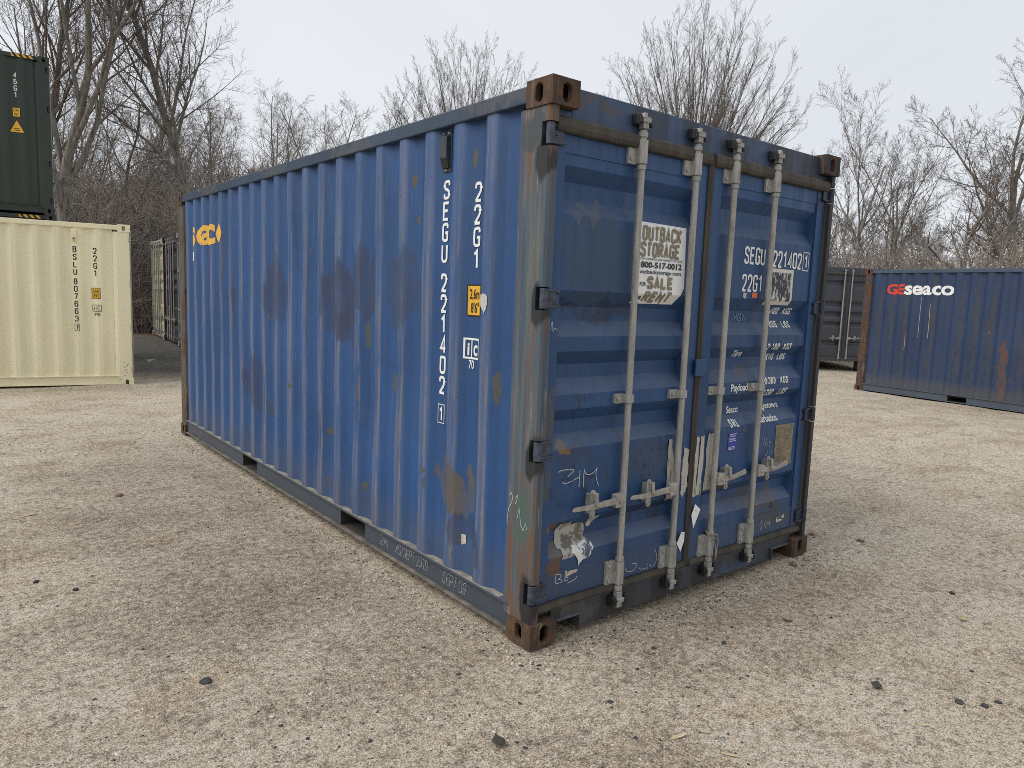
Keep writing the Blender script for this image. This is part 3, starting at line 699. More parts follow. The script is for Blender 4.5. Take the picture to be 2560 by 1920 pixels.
# ------------------------------------------------------------------ ground
def ground():
    def axis(c, fine, span, far):
        a = list(np.arange(-span, span+1e-6, fine)); s = fine; q = span
        while q < far: s *= 1.16; q += s; a = [-q]+a+[q]
        return np.array(a)+c
    xs = axis(.6, .07, 5.6, 190); ys = axis(1.2, .07, 5.2, 190)
    X, Y = np.meshgrid(xs, ys, indexing='ij'); Z = height(X, Y)
    nx, ny = len(xs), len(ys)
    co = np.stack([X, Y, Z], -1).reshape(-1, 3)
    i, j = np.meshgrid(np.arange(nx-1), np.arange(ny-1), indexing='ij'); i = i.ravel(); j = j.ravel()
    q = np.stack([i*ny+j, (i+1)*ny+j, (i+1)*ny+j+1, i*ny+j+1], 1)
    me = quadmesh('ground', co, q)
    t = NT('gravel_ground', .95)
    x, y, z = t.xyz()
    flat = t.mapv((1, 1, 0))
    mo = t.noise(.8, 6, .6, t.mapv((1., 1.5, 0), (31, 7, 0), (0, 0, .6)), .8)
    b1 = t.noise(.55, 5, .6, flat, .4); b2 = t.noise(1.5, 7, .68, t.mapv((1.0, 1.7, 0), (3, 5, 0), (0, 0, .5)), .4); b3 = t.noise(6, 8, .74, flat)
    g0 = t.noise(24, 8, .80, flat); g1 = t.noise(110, 4, .75, flat); g4 = t.noise(230, 2, .6, flat); g2 = t.voro(170, flat, out=1)
    gy = t.n('SeparateColor', [g2]).outputs[0]
    k = lambda r, g, b_: (r, g, b_)
    c = t.mix(t.ramp(b1, .35, .66), k(.600, .492, .370), k(.720, .602, .464))
    c = t.mix(t.math('MULTIPLY', t.ramp(b2, .46, .68), .55), c, k(0.366, 0.287, 0.208))
    c = t.mix(t.math('MULTIPLY', t.ramp(mo, .47, .68), .45), c, k(0.282, 0.223, 0.165))
    c = t.mix(t.math('MULTIPLY', t.ramp(t.noise(1.1, 5, .6, t.mapv((1, 1.4, 0), (8, 8, 0))), .58, .72), .45), c, k(0.504, 0.353, 0.212))
    c = t.mix(t.math('MULTIPLY', t.ramp(t.noise(2.6, 6, .7, t.mapv((1, 1.8, 0), (3, 17, 0), (0, 0, .5)), .5), .56, .72), .45), c, k(0.198, 0.162, 0.129))
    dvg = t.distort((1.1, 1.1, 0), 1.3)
    for ctr, rad, st in (((-.75, 2.6, 0), (.75, 2.3, 9), .45), ((-1.2, 1.3, 0), (.7, .5, 9), .4), ((1.3, -.45, 0), (1.4, .35, 9), .35), ((-.3, .15, 0), (.6, .4, 9), .25)):  # darker soil around the container foot, some contact shade put into the colour
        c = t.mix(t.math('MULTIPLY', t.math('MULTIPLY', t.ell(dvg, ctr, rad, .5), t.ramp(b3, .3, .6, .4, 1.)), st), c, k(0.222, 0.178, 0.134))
    c = t.mix(t.math('MULTIPLY', t.ramp(b3, .52, .66), .60), c, k(0.240, 0.192, 0.146))
    val = t.math('MULTIPLY', t.ramp(g0, .36, .64, 1.42, .58), t.ramp(g1, .38, .62, 1.42, .56))
    val = t.math('MULTIPLY', val, t.ramp(g4, .36, .64, 1.25, .74))
    val = t.math('MULTIPLY', val, t.ramp(gy, .80, .97, 1., .55)); val = t.math('MULTIPLY', val, t.ramp(gy, .22, .04, 1., 1.35))
    c = t.n('VectorMath', {0: c, 'Scale': val}, operation='SCALE').outputs[0]
    c = t.n('VectorMath', [c, (.80, .76, .70)], operation='MINIMUM').outputs[0]
    # dark millings in the lane between the containers, leaf litter under the wood
    dv = t.distort((2.4, 2.4, 0), .5)
    ml = t.ell(dv, (2.5, 17.0, 0), (3.4, 6.3, 50), .22)
    c = t.mix(t.math('MULTIPLY', ml, t.ramp(b3, .25, .6, .78, .97)), c, (.066, .062, .060))
    r = t.n('VectorMath', [t.n('VectorMath', [dv, (-2.1, -2.4, 0)], operation='SUBTRACT').outputs[0], (1, 1, 0)], operation='MULTIPLY').outputs[0]
    r = t.n('VectorMath', [r], operation='LENGTH').outputs['Value']
    lit = t.mix(t.ramp(t.noise(6, 5, .7, flat), .35, .65), (.110, .075, .052), (.260, .180, .125))
    c = t.mix(t.ramp(r, 24.2, 25.5), c, lit)
    t.bump(t.math('ADD', t.math('MULTIPLY', g0, -2.2), t.math('MULTIPLY', gy, .8)), .9, .014)
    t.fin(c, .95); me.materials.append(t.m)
    return tag(link('ground', me), kind='structure')

def quadmesh(name, co, quads, mat_idx=None):
    me = bpy.data.meshes.new(name); n = len(quads)
    k = quads.shape[1]
    me.vertices.add(len(co)); me.vertices.foreach_set('co', np.asarray(co, np.float32).ravel())
    me.loops.add(n*k); me.loops.foreach_set('vertex_index', quads.astype(np.int32).ravel())
    me.polygons.add(n); me.polygons.foreach_set('loop_start', np.arange(0, n*k, k, dtype=np.int32)); me.polygons.foreach_set('loop_total', np.full(n, k, np.int32))
    if mat_idx is not None: me.polygons.foreach_set('material_index', mat_idx.astype(np.int32))
    me.update(calc_edges=True); me.validate(); return me
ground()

# ------------------------------------------------------------------ the blue container
root, doors = container((0, 0, 0), 0, 2.591, main_M, 'large weathered blue container in front, its grey-rodded doors turned to the right', None)
yellow_m = plain('yellow_print', (.72, .40, .035), .5, 0, .08, 30, 0)
blackp = plain('black_print', (.012, .012, .013), .6, 0, .2, 30, 0)
def worn(name, col, under, thr=.62, scale=14, stretch=(1, 1, .4), rough=.75):
    t = NT(name, rough)
    n = t.noise(scale, 6, .7, t.mapv(stretch))
    return t.fin(t.mix(t.ramp(n, thr-.03, thr+.03), col, under), rough)
logo_m = worn('worn_yellow_print', (.72, .42, .065), (.045, .09, .22), .72)

# codes on the long side
f = Flat(); zt = 2.240
for ch in 'SEGU': f.stroke(ch, -.029, zt-.100, .100, .058, .0150, 0); zt -= .1105
f.build('identification_code', white_m, root, wall_surf(.872), wall_cuts(.872), ZL); f = Flat()
zt -= .045
for ch in '221402': f.stroke(ch, -.029, zt-.100, .100, .058, .0150, 0); zt -= .1105
f.build('identification_code', white_m, root, wall_surf(.872), wall_cuts(.872), ZL)
f = Flat(); f.stroke('1', -.02, .952, .080, .042, .0125, 0); f.frame(-.030, .030, .942, 1.044, .004)
f.build('check_digit', white_m, root, wall_surf(.872), wall_cuts(.872), ZL)
f = Flat(); zt = 2.205
for ch in '22G1': f.stroke(ch, -.029, zt-.100, .100, .058, .0150, 0); zt -= .1105
f.build('size_code', white_m, root, wall_surf(.585), wall_cuts(.585), ZL)
f = Flat(); f.poly([(-.058,1.543),(-.050,1.535),(.066,1.535),(.074,1.543),(.074,1.690),(.066,1.698),(-.050,1.698),(-.058,1.690)])
stk = f.build('height_sticker', blackp, root, wall_surf(.590, 0, .002), wall_cuts(.590), ZL)
f = Flat(); f.rect(-.050, .066, 1.543, 1.690); f.build('sticker_face', yellow_m, stk, wall_surf(.590, 0, .0035), wall_cuts(.590), ZL)
f = Flat(); f.font('2,6m', -.040, 1.625, .052, .62, .015); f.font("8'6\"", -.030, 1.555, .052, .66, .015)
f.build('sticker_lettering', blackp, stk, wall_surf(.590, 0, .005), wall_cuts(.590), ZL)
f = Flat(); f.frame(-.058, .062, 1.322, 1.420, .010); f.line([(-.008,1.322),(-.008,1.420)], .008)
f.font('i', -.041, 1.338, .066, .8, .03); f.font('c', .008, 1.338, .082, .75, .02); f.font('70', -.030, 1.268, .046, .75, .015)
f.build('approval_mark', white_m, root, wall_surf(.595), wall_cuts(.595), ZL)
paper_m = worn('torn_paper', (.50, .47, .41), (.16, .145, .13), .60, 26, (1, 1, .6))
f = Flat(); rg = random.Random(3)
def ragged(pts, amp, n=4):
    out = []
    for a, b in zip(pts, pts[1:]+pts[:1]):
        for k in range(n):
            q = k/n; out.append((a[0]+(b[0]-a[0])*q+rg.uniform(-amp, amp), a[1]+(b[1]-a[1])*q+rg.uniform(-amp, amp)))
    return out
def blob(fl, pts, amp=.006, n=4):
    # ear-clip via bmesh so a ragged outline stays valid
    fl.poly(ragged(pts, amp, n))
blob(f, [(-.055,1.648),(.035,1.652),(.045,1.600),(.020,1.560),(-.02,1.585),(-.045,1.605)], .006)
f.build('torn_sticker', paper_m, root, wall_surf(.482), wall_cuts(.482), ZL)
f = Flat(); blob(f, [(-.018,.372),(.012,.378),(.020,.330),(-.012,.320)], .004); f.build('torn_label', paper_m, root, wall_surf(.63), wall_cuts(.63), ZL)
f = Flat(); f.font('seaco', 0, 2.045, .270, 1, .030, fit=1.0); f.build('company_logo', logo_m, root, wall_surf(5.60), wall_cuts(5.60), ZL)
f = Flat(); f.rect(-.010, .045, 1.885, 1.975); f.build('white_patch', white_m, root, wall_surf(5.53), wall_cuts(5.53), ZL)
chalk = worn('chalk', (.50, .52, .52), (.16, .19, .23), .60, 60, (1, 1, 1), .9)
def scribble(name, segs, th, parent, surf):
    f = Flat()
    for s in segs: f.line(s, th)
    return f.build(name, chalk, parent, surf)
# vent on the long side
vm = plain('vent_plastic', (.030, .045, .045), .45, 0, .3, 30, .1)
v = MB(); v.box(.046, .0515, .835, .915, 2.280, 2.487)
v.prism([(.047,2.466),(.020,2.460),(.018,2.352),(.034,2.300),(.047,2.300)], 1, .845, .905)
vo = v.build('vent', vm, root, bevel=.004)
for i in range(6): MB().box(.016+.0025*i, .030+.0025*i, .852, .898, 2.345-i*.0075, 2.348-i*.0075).build('louvre', black_m, vo)
for yy, zz in ((.850, 2.477), (.900, 2.477), (.875, 2.289)): MB().tube([(.046, yy, zz), (.036, yy, zz)], .0055, 8).build('bolt', galv, vo)
# chalk on rail and post
chalk_faint = worn('faint_chalk', (.38, .40, .40), (.06, .09, .12), .55, 70, (1, 1, 1), .9)
def hand(text, u, v, h, w, sl=.15):
    f = Flat(); r = random.Random(len(text))
    for ch in text:
        if ch == ' ': u += w*.7; continue
        for kind, pts in ST[ch]:
            q = [(u+p[0]*w+sl*p[1]*h+r.uniform(-.004, .004), v+p[1]*h+r.uniform(-.004, .004)) for p in pts]
            f.line(fillet(q, .02, 3) if len(q) > 2 else q, .0032)
        u += w*1.28
    return f
rail_s = lambda yc: (lambda u, v, l: (.0225-l, yc-u, v))
hand('2M', 0, .080, .062, .045).build('chalk_writing', chalk_faint, root, rail_s(1.50))
hand('AGTSEPT 2019', 0, .078, .060, .025).build('chalk_writing', chalk_faint, root, rail_s(1.30))
hand('SEPT 09', 0, .070, .064, .027).build('chalk_writing', chalk_faint, root, rail_s(.78))
post_s = lambda u, v, l: (.0045, u, v)
scribble('chalk_writing', [[(.20,.70),(.185,.72),(.17,.70),(.18,.67),(.20,.64),(.205,.60),(.20,.56)], [(.15,.70),(.135,.72),(.14,.69),(.155,.67)], [(.135,.60),(.12,.66),(.105,.58),(.085,.56),(.07,.60),(.06,.57)]], .0032, root, post_s)

WZ = ZL
# --- lettering and stickers on the right door
rd, ld = doors[1], doors[0]
DS = door_surf(0, 0)
f = Flat()
f.stroke('SEGU', 1.560, 1.880, .100, .046, .0130, .008)
f.build('identification_code', white_m, rd, DS, (), DOOR_CUTS); f = Flat(); f.stroke('221402', 1.850, 1.876, .100, .0470, .0130, .0080)
f.build('identification_code', white_m, rd, DS, (), DOOR_CUTS)
f = Flat(); f.stroke('1', 2.205, 1.888, .080, .040, .0125, 0); f.frame(2.190, 2.254, 1.872, 1.984, .005); f.build('check_digit', white_m, rd, DS, (), DOOR_CUTS)
f = Flat(); f.stroke('22G1', 1.553, 1.722, .100, .046, .0125, .0085); f.build('size_code', white_m, rd, DS, (), DOOR_CUTS)
def door_text(txt, u, v, h, fit, caps=False):
    f = Flat()
    if caps:
        n = sum(1 if ch != ' ' else .5 for ch in txt); gap = h*.16; w = (fit-gap*(len(txt)-1))/n
        for ch in txt:
            if ch == ' ': u += w*.5+gap; continue
            u = f.stroke(ch, u, v, h, w, h*.19, gap)
    else: f.font(txt, u, v, h*.96, .6, .022, fit=fit)
    f.build('lettering', white_m, rd, DS, (), DOOR_CUTS)
for a_ in [('480', 1.940, 1.594, .041, .086, 1), ('KGS', 2.082, 1.594, .041, .088, 1), ('200', 1.930, 1.512, .041, .086, 1), ('LBS', 2.075, 1.512, .041, .086, 1), ('Tare', 1.556, 1.340, .041, .100),
           ('2', 1.872, 1.375, .041, .024, 1), ('180', 1.920, 1.375, .041, .082, 1), ('KGS', 2.052, 1.375, .041, .088, 1), ('810', 1.935, 1.308, .041, .082, 1), ('LBS', 2.066, 1.308, .041, .086, 1), ('Payload', 1.522, 1.139, .045, .168),
           ('28', 1.846, 1.164, .043, .048, 1), ('300', 1.908, 1.164, .043, .078, 1), ('KGS', 2.042, 1.164, .043, .088, 1), ('62', 1.836, 1.090, .043, .048, 1), ('390', 1.898, 1.090, .043, .078, 1), ('LBS', 2.042, 1.090, .043, .088, 1), ('Seaco', 1.566, .999, .045, .118), ('SRL', 1.546, .922, .045, .092, 1),
           ('idgetown,', 1.910, 1.002, .043, .212), ('Barbados', 1.845, .928, .043, .205)]: door_text(*a_)
f = Flat(); f.stroke('MGW', 1.565, 1.550, .043, .032, .006, .008); f.build('faded_lettering', plain('faded_blue_print', (.16, .24, .40), .6, 0, .3, 60, 0), rd, DS, (), DOOR_CUTS)
peel_m = worn('flaked_white_panel', (.60, .59, .55), (.045, .055, .075), .50, 24, (1, 1, .35))
f = Flat(); f.rect(1.812, 2.078, 1.662, 1.858); f.build('flaked_panel', peel_m, rd, DS, (), DOOR_CUTS)
f = Flat(); f.frame(1.812, 2.078, 1.662, 1.858, .022); f.build('panel_border', worn('flaked_border', (.62, .61, .56), (.06, .07, .09), .66, 20), rd, door_surf(0, 0, .0035), (), DOOR_CUTS)
f = Flat(); f.rect(1.664, 1.714, 1.688, 1.718); f.build('orange_sticker', plain('orange_print', (.70, .155, .05), .6, 0, .1, 30, 0), rd, DS, (), DOOR_CUTS)
f = Flat(); blob(f, [(1.568,1.685),(1.605,1.685),(1.608,1.712),(1.570,1.716)], .004); f.build('torn_sticker', paper_m, rd, DS, (), DOOR_CUTS)
regb = plain('royal_blue_print', (.035, .045, .38), .5, 0, .1, 30, 0)
f = Flat(); f.rect(1.532, 1.612, .785, .888); lr = f.build('register_sticker', regb, rd, DS)
f = Flat(); f.line([(1.545,.882),(1.610,.882)], .003); f.line([(1.540,.840),(1.606,.840)], .003)
f.font('Lloyd\'s', 1.545, .866, .012, .7, .01, fit=.055); f.font('Register', 1.542, .848, .012, .7, .01, fit=.062)
for k in range(3): f.line([(1.538,.805-k*.007),(1.598,.805-k*.007)], .0028)
f.build('sticker_lettering', white_m, lr, door_surf(0, 0, .004))
plate_m = plain('data_plate', (.225, .195, .135), .55, .1, .35, 25, .1)
pl = MB().box(2.036, 2.238, .0535, .0578, .625, .896).build('data_plate', plate_m, rd, bevel=.002)
f = Flat()
for k, zz in enumerate(np.linspace(.872, .665, 17)):
    if k in (6, 11): f.line([(2.046,zz),(2.228,zz)], .0022)
    else: f.line([(2.052,zz),(2.052+.165*(.5+.5*((k*37) % 10)/10),zz)], .0026)
f.build('engraved_text', plain('engraving', (.13, .105, .07), .7, 0, .2, 30, 0), pl, lambda u, v, l: (u, .0532-l, v))
for a, b in ((2.046,.888),(2.228,.888),(2.046,.636),(2.228,.636)): MB().tube([(a,.0540,b),(a,.0505,b)], .005, 8).build('rivet', galv, pl)
f = Flat(); blob(f, [(2.11,.285),(2.205,.292),(2.21,.258),(2.12,.25)], .008); f.build('torn_sticker', peel_m, rd, lambda u, v, l: (u, .0510-l, v))
scribble('chalk_writing', [[(1.90,.775),(1.915,.815),(1.905,.83)], [(1.94,.83),(1.925,.79),(1.935,.775),(1.95,.785),(1.94,.80)], [(1.97,.80),(1.98,.785),(1.99,.80),(1.975,.76)], [(1.93,.73),(1.94,.71),(1.96,.735)], [(1.985,.74),(1.99,.715)], [(2.0,.735),(2.015,.72)]], .0028, rd, DS)
scribble('chalk_writing', [[(1.93,.265),(1.945,.29),(1.96,.27),(1.94,.235),(1.965,.232)], [(1.98,.235),(1.99,.28)], [(2.0,.235),(2.005,.275),(2.025,.25),(2.04,.285),(2.045,.24)]], .0028, rd, lambda u, v, l: (u, .0515, v))
# --- left door: poster, torn labels, chalk
bp = lambda o: door_surf(0, 0, o)
sign_m = plain('poster_white', (.80, .81, .81), .35, 0, .04, 8, 0)
gold_m = plain('poster_khaki', (.235, .205, .135), .5, 0, .08, 40, 0)
shd_m = plain('poster_shadow', (.14, .12, .085), .5, 0, .05, 40, 0)
grn_m = plain('poster_dark_green', (.012, .035, .032), .5, 0, .05, 40, 0)
f = Flat(); f.poly([(.646,1.632),(.978,1.632),(1.028,1.722),(1.018,2.033),(.646,2.040)])
poster = f.build('sale_poster', sign_m, ld, bp(.0045), (), DOOR_CUTS)
def pstroke(name, rows, mat, off, du=0, dv=0):
    f = Flat()
    for (txt, u, v, h, w, th, gap, sh) in rows: f.stroke(txt, u+du, v+dv, h, w, th, gap, sh)
    f.build(name, mat, poster, bp(off), (), DOOR_CUTS)
rows = [('OUTBACK', .676, 1.948, .074, .0385, .0128, .0055, .03), ('STORAGE', .668, 1.868, .074, .0385, .0128, .0055, .03)]
pstroke('lettering_shadow', rows, shd_m, .0060, .0025, -.0025); pstroke('large_lettering', rows, gold_m, .0075)
pstroke('sale_lettering', [('SALE', .732, 1.706, .066, .046, .0160, .006, 0), ('RENT', .712, 1.638, .058, .048, .0150, .007, .22)], gold_m, .0075)
for a_ in (('CONTAINERS DELIVERED ON SITE', .655, 1.852, .011, .8, .004, 0, .345), ('800-517-0012', .676, 1.814, .030, .8, .03, 0, .320), ('outbackstorage.com', .672, 1.784, .021, .8, .015, 0, .320), ('FOR', .676, 1.722, .020, .8, .02, 0, .046), ('OR', .672, 1.653, .018, .8, .03, 0, .034), ('TM', .992, 1.938, .006, .8, .0)):
    f = Flat(); f.font(*a_); f.build('lettering', grn_m, poster, bp(.0075), (), DOOR_CUTS)
lab_m = worn('dirty_label', (.42, .40, .36), (.16, .145, .125), .54, 12, (1, 1, .8))
f = Flat(); blob(f, [(.235,.555),(.300,.562),(.315,.535),(.405,.535),(.425,.500),(.415,.455),(.435,.440),(.430,.400),(.300,.380),(.235,.385),(.238,.425),(.225,.430),(.222,.500)], .004, 3)
f.build('torn_label', lab_m, ld, bp(.0035), (), DOOR_CUTS)
wl = worn('white_paper_remains', (.70, .70, .68), (.10, .12, .17), .53, 16)
f = Flat(); blob(f, [(.310,.430),(.440,.440),(.445,.400),(.425,.368),(.375,.360),(.345,.330),(.335,.375),(.305,.405)], .006, 3); f.build('torn_label', wl, ld, bp(.0055), (), DOOR_CUTS)
f = Flat(); blob(f, [(.425,.545),(.500,.560),(.485,.520),(.445,.495),(.435,.515)], .006, 3); f.build('torn_label', paper_m, ld, bp(.0035), (), DOOR_CUTS)
f = Flat(); blob(f, [(.255,.322),(.340,.318),(.335,.295),(.255,.292)], .005, 3); f.build('torn_label', paper_m, ld, lambda u, v, l: (u, .0515, v))
tape = worn('old_tape_strip', (.46, .44, .39), (.15, .13, .11), .60, 18, (1, 1, .25))
def strip(pts, parent, surf, cuts=()):
    f = Flat(); blob(f, pts, .007, 7); f.build('tape_residue', tape, parent, surf, (), cuts)
strip([(.985,.905),(1.018,.905),(1.058,.560),(.992,.560)], ld, bp(.0035), DOOR_CUTS)
stile = lambda u, v, l: (u, .0440-l, v)
strip([(1.108,.848),(1.150,.835),(1.157,.62),(1.120,.565),(1.095,.60)], ld, stile)
strip([(1.214,.90),(1.240,.90),(1.238,.56),(1.209,.55)], rd, stile)
strip([(1.250,.905),(1.285,.90),(1.286,.555),(1.245,.56)], rd, stile)
strip([(1.335,.905),(1.385,.905),(1.390,.570),(1.322,.570)], rd, bp(.0035), DOOR_CUTS)
ZIM = [[(.182,.823),(.2,.83),(.247,.829),(.291,.822),(.268,.807),(.245,.794)],[(.32,.782),(.27,.767),(.233,.76),(.211,.77)],[(.326,.816),(.325,.778),(.324,.731)],[(.354,.818),(.352,.775),(.355,.727)],[(.354,.818),(.361,.795),(.386,.784),(.416,.79),(.445,.814)],[(.445,.814),(.435,.793),(.441,.756),(.46,.719)]]
BO = [[(.194,.319),(.193,.292),(.189,.277),(.204,.268)],[(.194,.315),(.225,.312),(.231,.295),(.206,.289),(.231,.283),(.237,.27),(.204,.268)],[(.262,.289),(.247,.284),(.253,.271),(.273,.268),(.278,.279),(.262,.2891)],[(.274,.255),(.326,.264),(.338,.278)]]
OEN = [[(.686,.247),(.699,.225),(.728,.214),(.762,.219),(.783,.239),(.776,.25),(.741,.26)],[(.796,.224),(.814,.21),(.855,.207),(.867,.213),(.858,.276),(.868,.192)],[(.883,.226),(.897,.209),(.921,.208),(.942,.234),(.942,.267),(.918,.301)]]
sm = lambda segs: [fillet(s, .03, 3) if len(s) > 2 else s for s in segs]
scribble('chalk_writing', sm(ZIM), .0042, ld, DS)
scribble('chalk_writing', sm(BO), .0036, ld, lambda u, v, l: (u, .0515, v)); scribble('chalk_writing', sm(OEN), .0030, ld, lambda u, v, l: (u, .0515, v))
scribble('chalk_writing', sm([[(.071,1.497),(.08,1.502),(.076,1.515),(.067,1.517)],[(.086,1.502),(.092,1.537),(.095,1.539),(.101,1.488),(.111,1.51),(.121,1.502),(.128,1.504)]]), .003, ld, lambda u, v, l: (u, .0450, v))
# anti-rack cover plate over the door gap
MB().box(1.136, 1.236, .022, .034, 1.246, 1.340).build('cover_plate', main_M['door'], rd, bevel=.003)
# paper tags hanging in the door gap, twine on the third rod
tagm = plain('tag_card', (.80, .80, .78), .7, 0, .04, 10, 0)
def paper_tag(pts, hole, label, y=.028):
    m = MB(); n = len(pts)
    vs = [(a, y+.012*((b-pts[0][1])*6), b) for a, b in pts]; vs += [(a, q+.0012, b) for a, q, b in vs]
    m.add(vs, [tuple(range(n)), tuple(range(2*n-1, n-1, -1))]+[(i, (i+1) % n, n+(i+1) % n, n+i) for i in range(n)])
    o = m.build('paper_tag', tagm); 
    h = MB(); yy = y+.012*((hole[1]-pts[0][1])*6); h.tube([(hole[0], yy-.002, hole[1]), (hole[0], yy+.004, hole[1])], .004, 10); h.build('eyelet', galv, o)
    return tag(o, label, 'tag', 'white paper tags in the door gap')
paper_tag([(1.221,.515),(1.268,.478),(1.205,.380),(1.188,.455)], (1.226,.478), 'upper white card tag, hanging just right of the black door gap')
paper_tag([(1.114,.372),(1.140,.366),(1.136,.318),(1.105,.262),(1.072,.312)], (1.122,.358), 'lower white card tag, hanging left of the door gap beside the second rod')
tw = MB(); r = random.Random(5)
tw.tube([(1.372+.033*math.cos(a), .018+.033*math.sin(a), .335-.004*a+.01*math.sin(3*a)) for a in np.linspace(0, 4*PI, 40)], .0035, 6)
tw.tube([(1.348,-.012,.33),(1.36,-.018,.28),(1.385,-.014,.24),(1.380,-.02,.20),(1.392,-.012,.16)], .0035, 6); tw.tube([(1.395,-.012,.32),(1.405,-.014,.27),(1.385,-.02,.22),(1.395,-.016,.18)], .0035, 6)
tag(tw.build('twine', plain('grey_twine', (.30, .28, .24), .9, 0, .3, 40, .2), smooth=True), 'grey twine tied round the foot of the third locking rod', 'twine')

# ------------------------------------------------------------------ other containers
def simple_M(name, base, casting=None, post=None, side=None, door=None, rail=None):
    p = plain(name+'_paint', base, .5, 0, .10, 3, .05, True)
    return dict(casting=casting or p, post=post or p, post_right=post or p, post_far=post or p, side=side or p, rail=rail or p, dust=rail or p, dark=dark_m, header=p, sill=p, door=door or p, gasket=gask, hinge=p, hinge_right=p, galv=galv, handle=handle_m, black=black_m)
def marks(root, mat, code, digits, check, size, y1, y2, z1, z2, H, hs, box=True, w=.052):
    f = Flat(); z = z1
    for ch in code: f.stroke(ch, -w/2, z-.094, .094, w, .0135, 0); z -= .1165
    z -= .03
    for ch in digits: f.stroke(ch, -w/2, z-.094, .094, w, .0135, 0); z -= .1165
    if check: z -= .02; f.stroke(check, -.018, z-.086, .080, .040, .013, 0); f.frame(-.032, .032, z-.100, z+.008, .005)
    f.build('identification_code', mat, root, wall_surf(y1), wall_cuts(y1), ZL)
    f = Flat(); z = z2
    for ch in size: f.stroke(ch, -w/2, z-.094, .094, w, .0135, 0); z -= .1165
    f.build('size_code', mat, root, wall_surf(y2), wall_cuts(y2), ZL)
    zc = z2-.71
    if hs:
        f = Flat(); f.rect(-.062, .062, zc-.085, zc+.085); s = f.build('height_sticker', blackp, root, wall_surf(y2, 0, .002), wall_cuts(y2), ZL)
        f = Flat(); f.rect(-.054, .054, zc-.077, zc+.077); f.build('sticker_face', yellow_m, s, wall_surf(y2, 0, .0035), wall_cuts(y2), ZL)
        f = Flat(); f.font(hs[0], -.044, zc+.012, .05, .62, .012, fit=.085); f.font(hs[1], -.034, zc-.062, .05, .66, .012, fit=.066); f.build('sticker_lettering', blackp, s, wall_surf(y2, 0, .005), wall_cuts(y2), ZL)

DENT = .25
cream = plain('cream_container_paint', (.84, .775, .53), .5, 0, .06, 2.5, .05, True)
cM = dict(simple_M('cream', (.610, .555, .360)), **{k: cream for k in ('casting', 'post', 'post_right', 'post_far', 'side', 'rail', 'dust', 'header', 'sill', 'door')}, pockets=False)
cr, _ = container((.43, 10.644, -.043), math.radians(78.7), 2.591, cM, 'clean cream container at left with dark code letters, under the stacked green one', None, door='simple', detail=False)
marks(cr, blackp, 'BSLU', '807663', '7', '22G1', .775, .50, 2.21, 2.20, 2.591, ('2,6m', "8'6\""))
f = Flat(); f.frame(-.058, .062, 1.205, 1.305, .007); f.line([(-.012,1.205),(-.012,1.305)], .006); f.font('i', -.040, 1.222, .066, .8, .01); f.font('C', .006, 1.222, .066, .7, .008); f.font('70', -.045, 1.135, .048, .8, .01, fit=.09)
f.build('approval_mark', blackp, cr, wall_surf(.495), wall_cuts(.495), ZL)
v = MB(); v.box(.008, .020, .735, .815, 2.285, 2.48); v.prism([(.012,2.46),(-.022,2.455),(-.022,2.34),(-.004,2.30),(.012,2.30)], 1, .745, .805); vo = v.build('vent', cream, cr, bevel=.004)
for i in range(4): MB().box(-.024+.004*i, -.01, .757, .793, 2.337-i*.008, 2.341-i*.008).build('louvre', dark_m, vo)
f = Flat()
for k in range(14):
    r = random.Random(k); uu = r.uniform(-.06, .05); vv = .16+r.random()**2*.30; f.poly([(uu,vv),(uu+r.uniform(.004,.016),vv+.004),(uu+.006,vv+r.uniform(.01,.03))])
f.build('scuff_mark', blackp, cr, lambda u, v, l: (.0045, .10-u, v))

gM = simple_M('dark_green', (.020, .032, .025))
haz_lab = []
def hazard(root, H, y0=.21, y1=.60):
    f = Flat(); f.rect(-y1, -y0, H-.082, H-.022); s = f.build('hazard_strip', blackp, root, lambda u, v, l: (.0045, -u, v))
    f = Flat(); n = 4; w = (y1-y0)/n
    for k in range(n):
        a = -y1+k*w
        f.poly([(a+.01,H-.080),(a+.01+w*.5,H-.080),(a+w*.5-.035,H-.024),(a-.035+(.035 if k == 0 else 0),H-.024)])
    f.build('hazard_stripe', yellow_m, s, lambda u, v, l: (.0030, -u, v))
for k, (z0, lb) in enumerate(((2.864, 'upper dark green container stacked at the left edge, marked 45G1'), (-.034, 'lower dark green container, mostly hidden behind the cream one'))):
    gr, _ = container((-.167 if k == 0 else -.15, 14.209, z0), math.radians(83.5), 2.896, gM, lb, 'stacked dark green containers', detail=False)
    hazard(gr, 2.896)
    marks(gr, white_m, 'OLIU'[:0]+'BSLU', '450688', '9', '45G1', .93 if k == 0 else .93, .55, 2.56, 2.54, 2.896, ('2,9m', "9'6\""))
    f = Flat(); f.poly([(-.135,1.455),(.135,1.455),(0,1.72)]); s = f.build('warning_triangle', blackp, gr, wall_surf(.55, 0, .002), wall_cuts(.55), ZL)
    f = Flat(); f.poly([(-.110,1.470),(.110,1.470),(0,1.688)]); f.build('triangle_face', yellow_m, s, wall_surf(.55, 0, .0035), wall_cuts(.55), ZL)
    f = Flat(); f.line([(-.045,1.535),(.045,1.535)], .012); f.line([(-.045,1.505),(.045,1.505)], .012); f.build('triangle_text', blackp, s, wall_surf(.55, 0, .005), wall_cuts(.55), ZL)

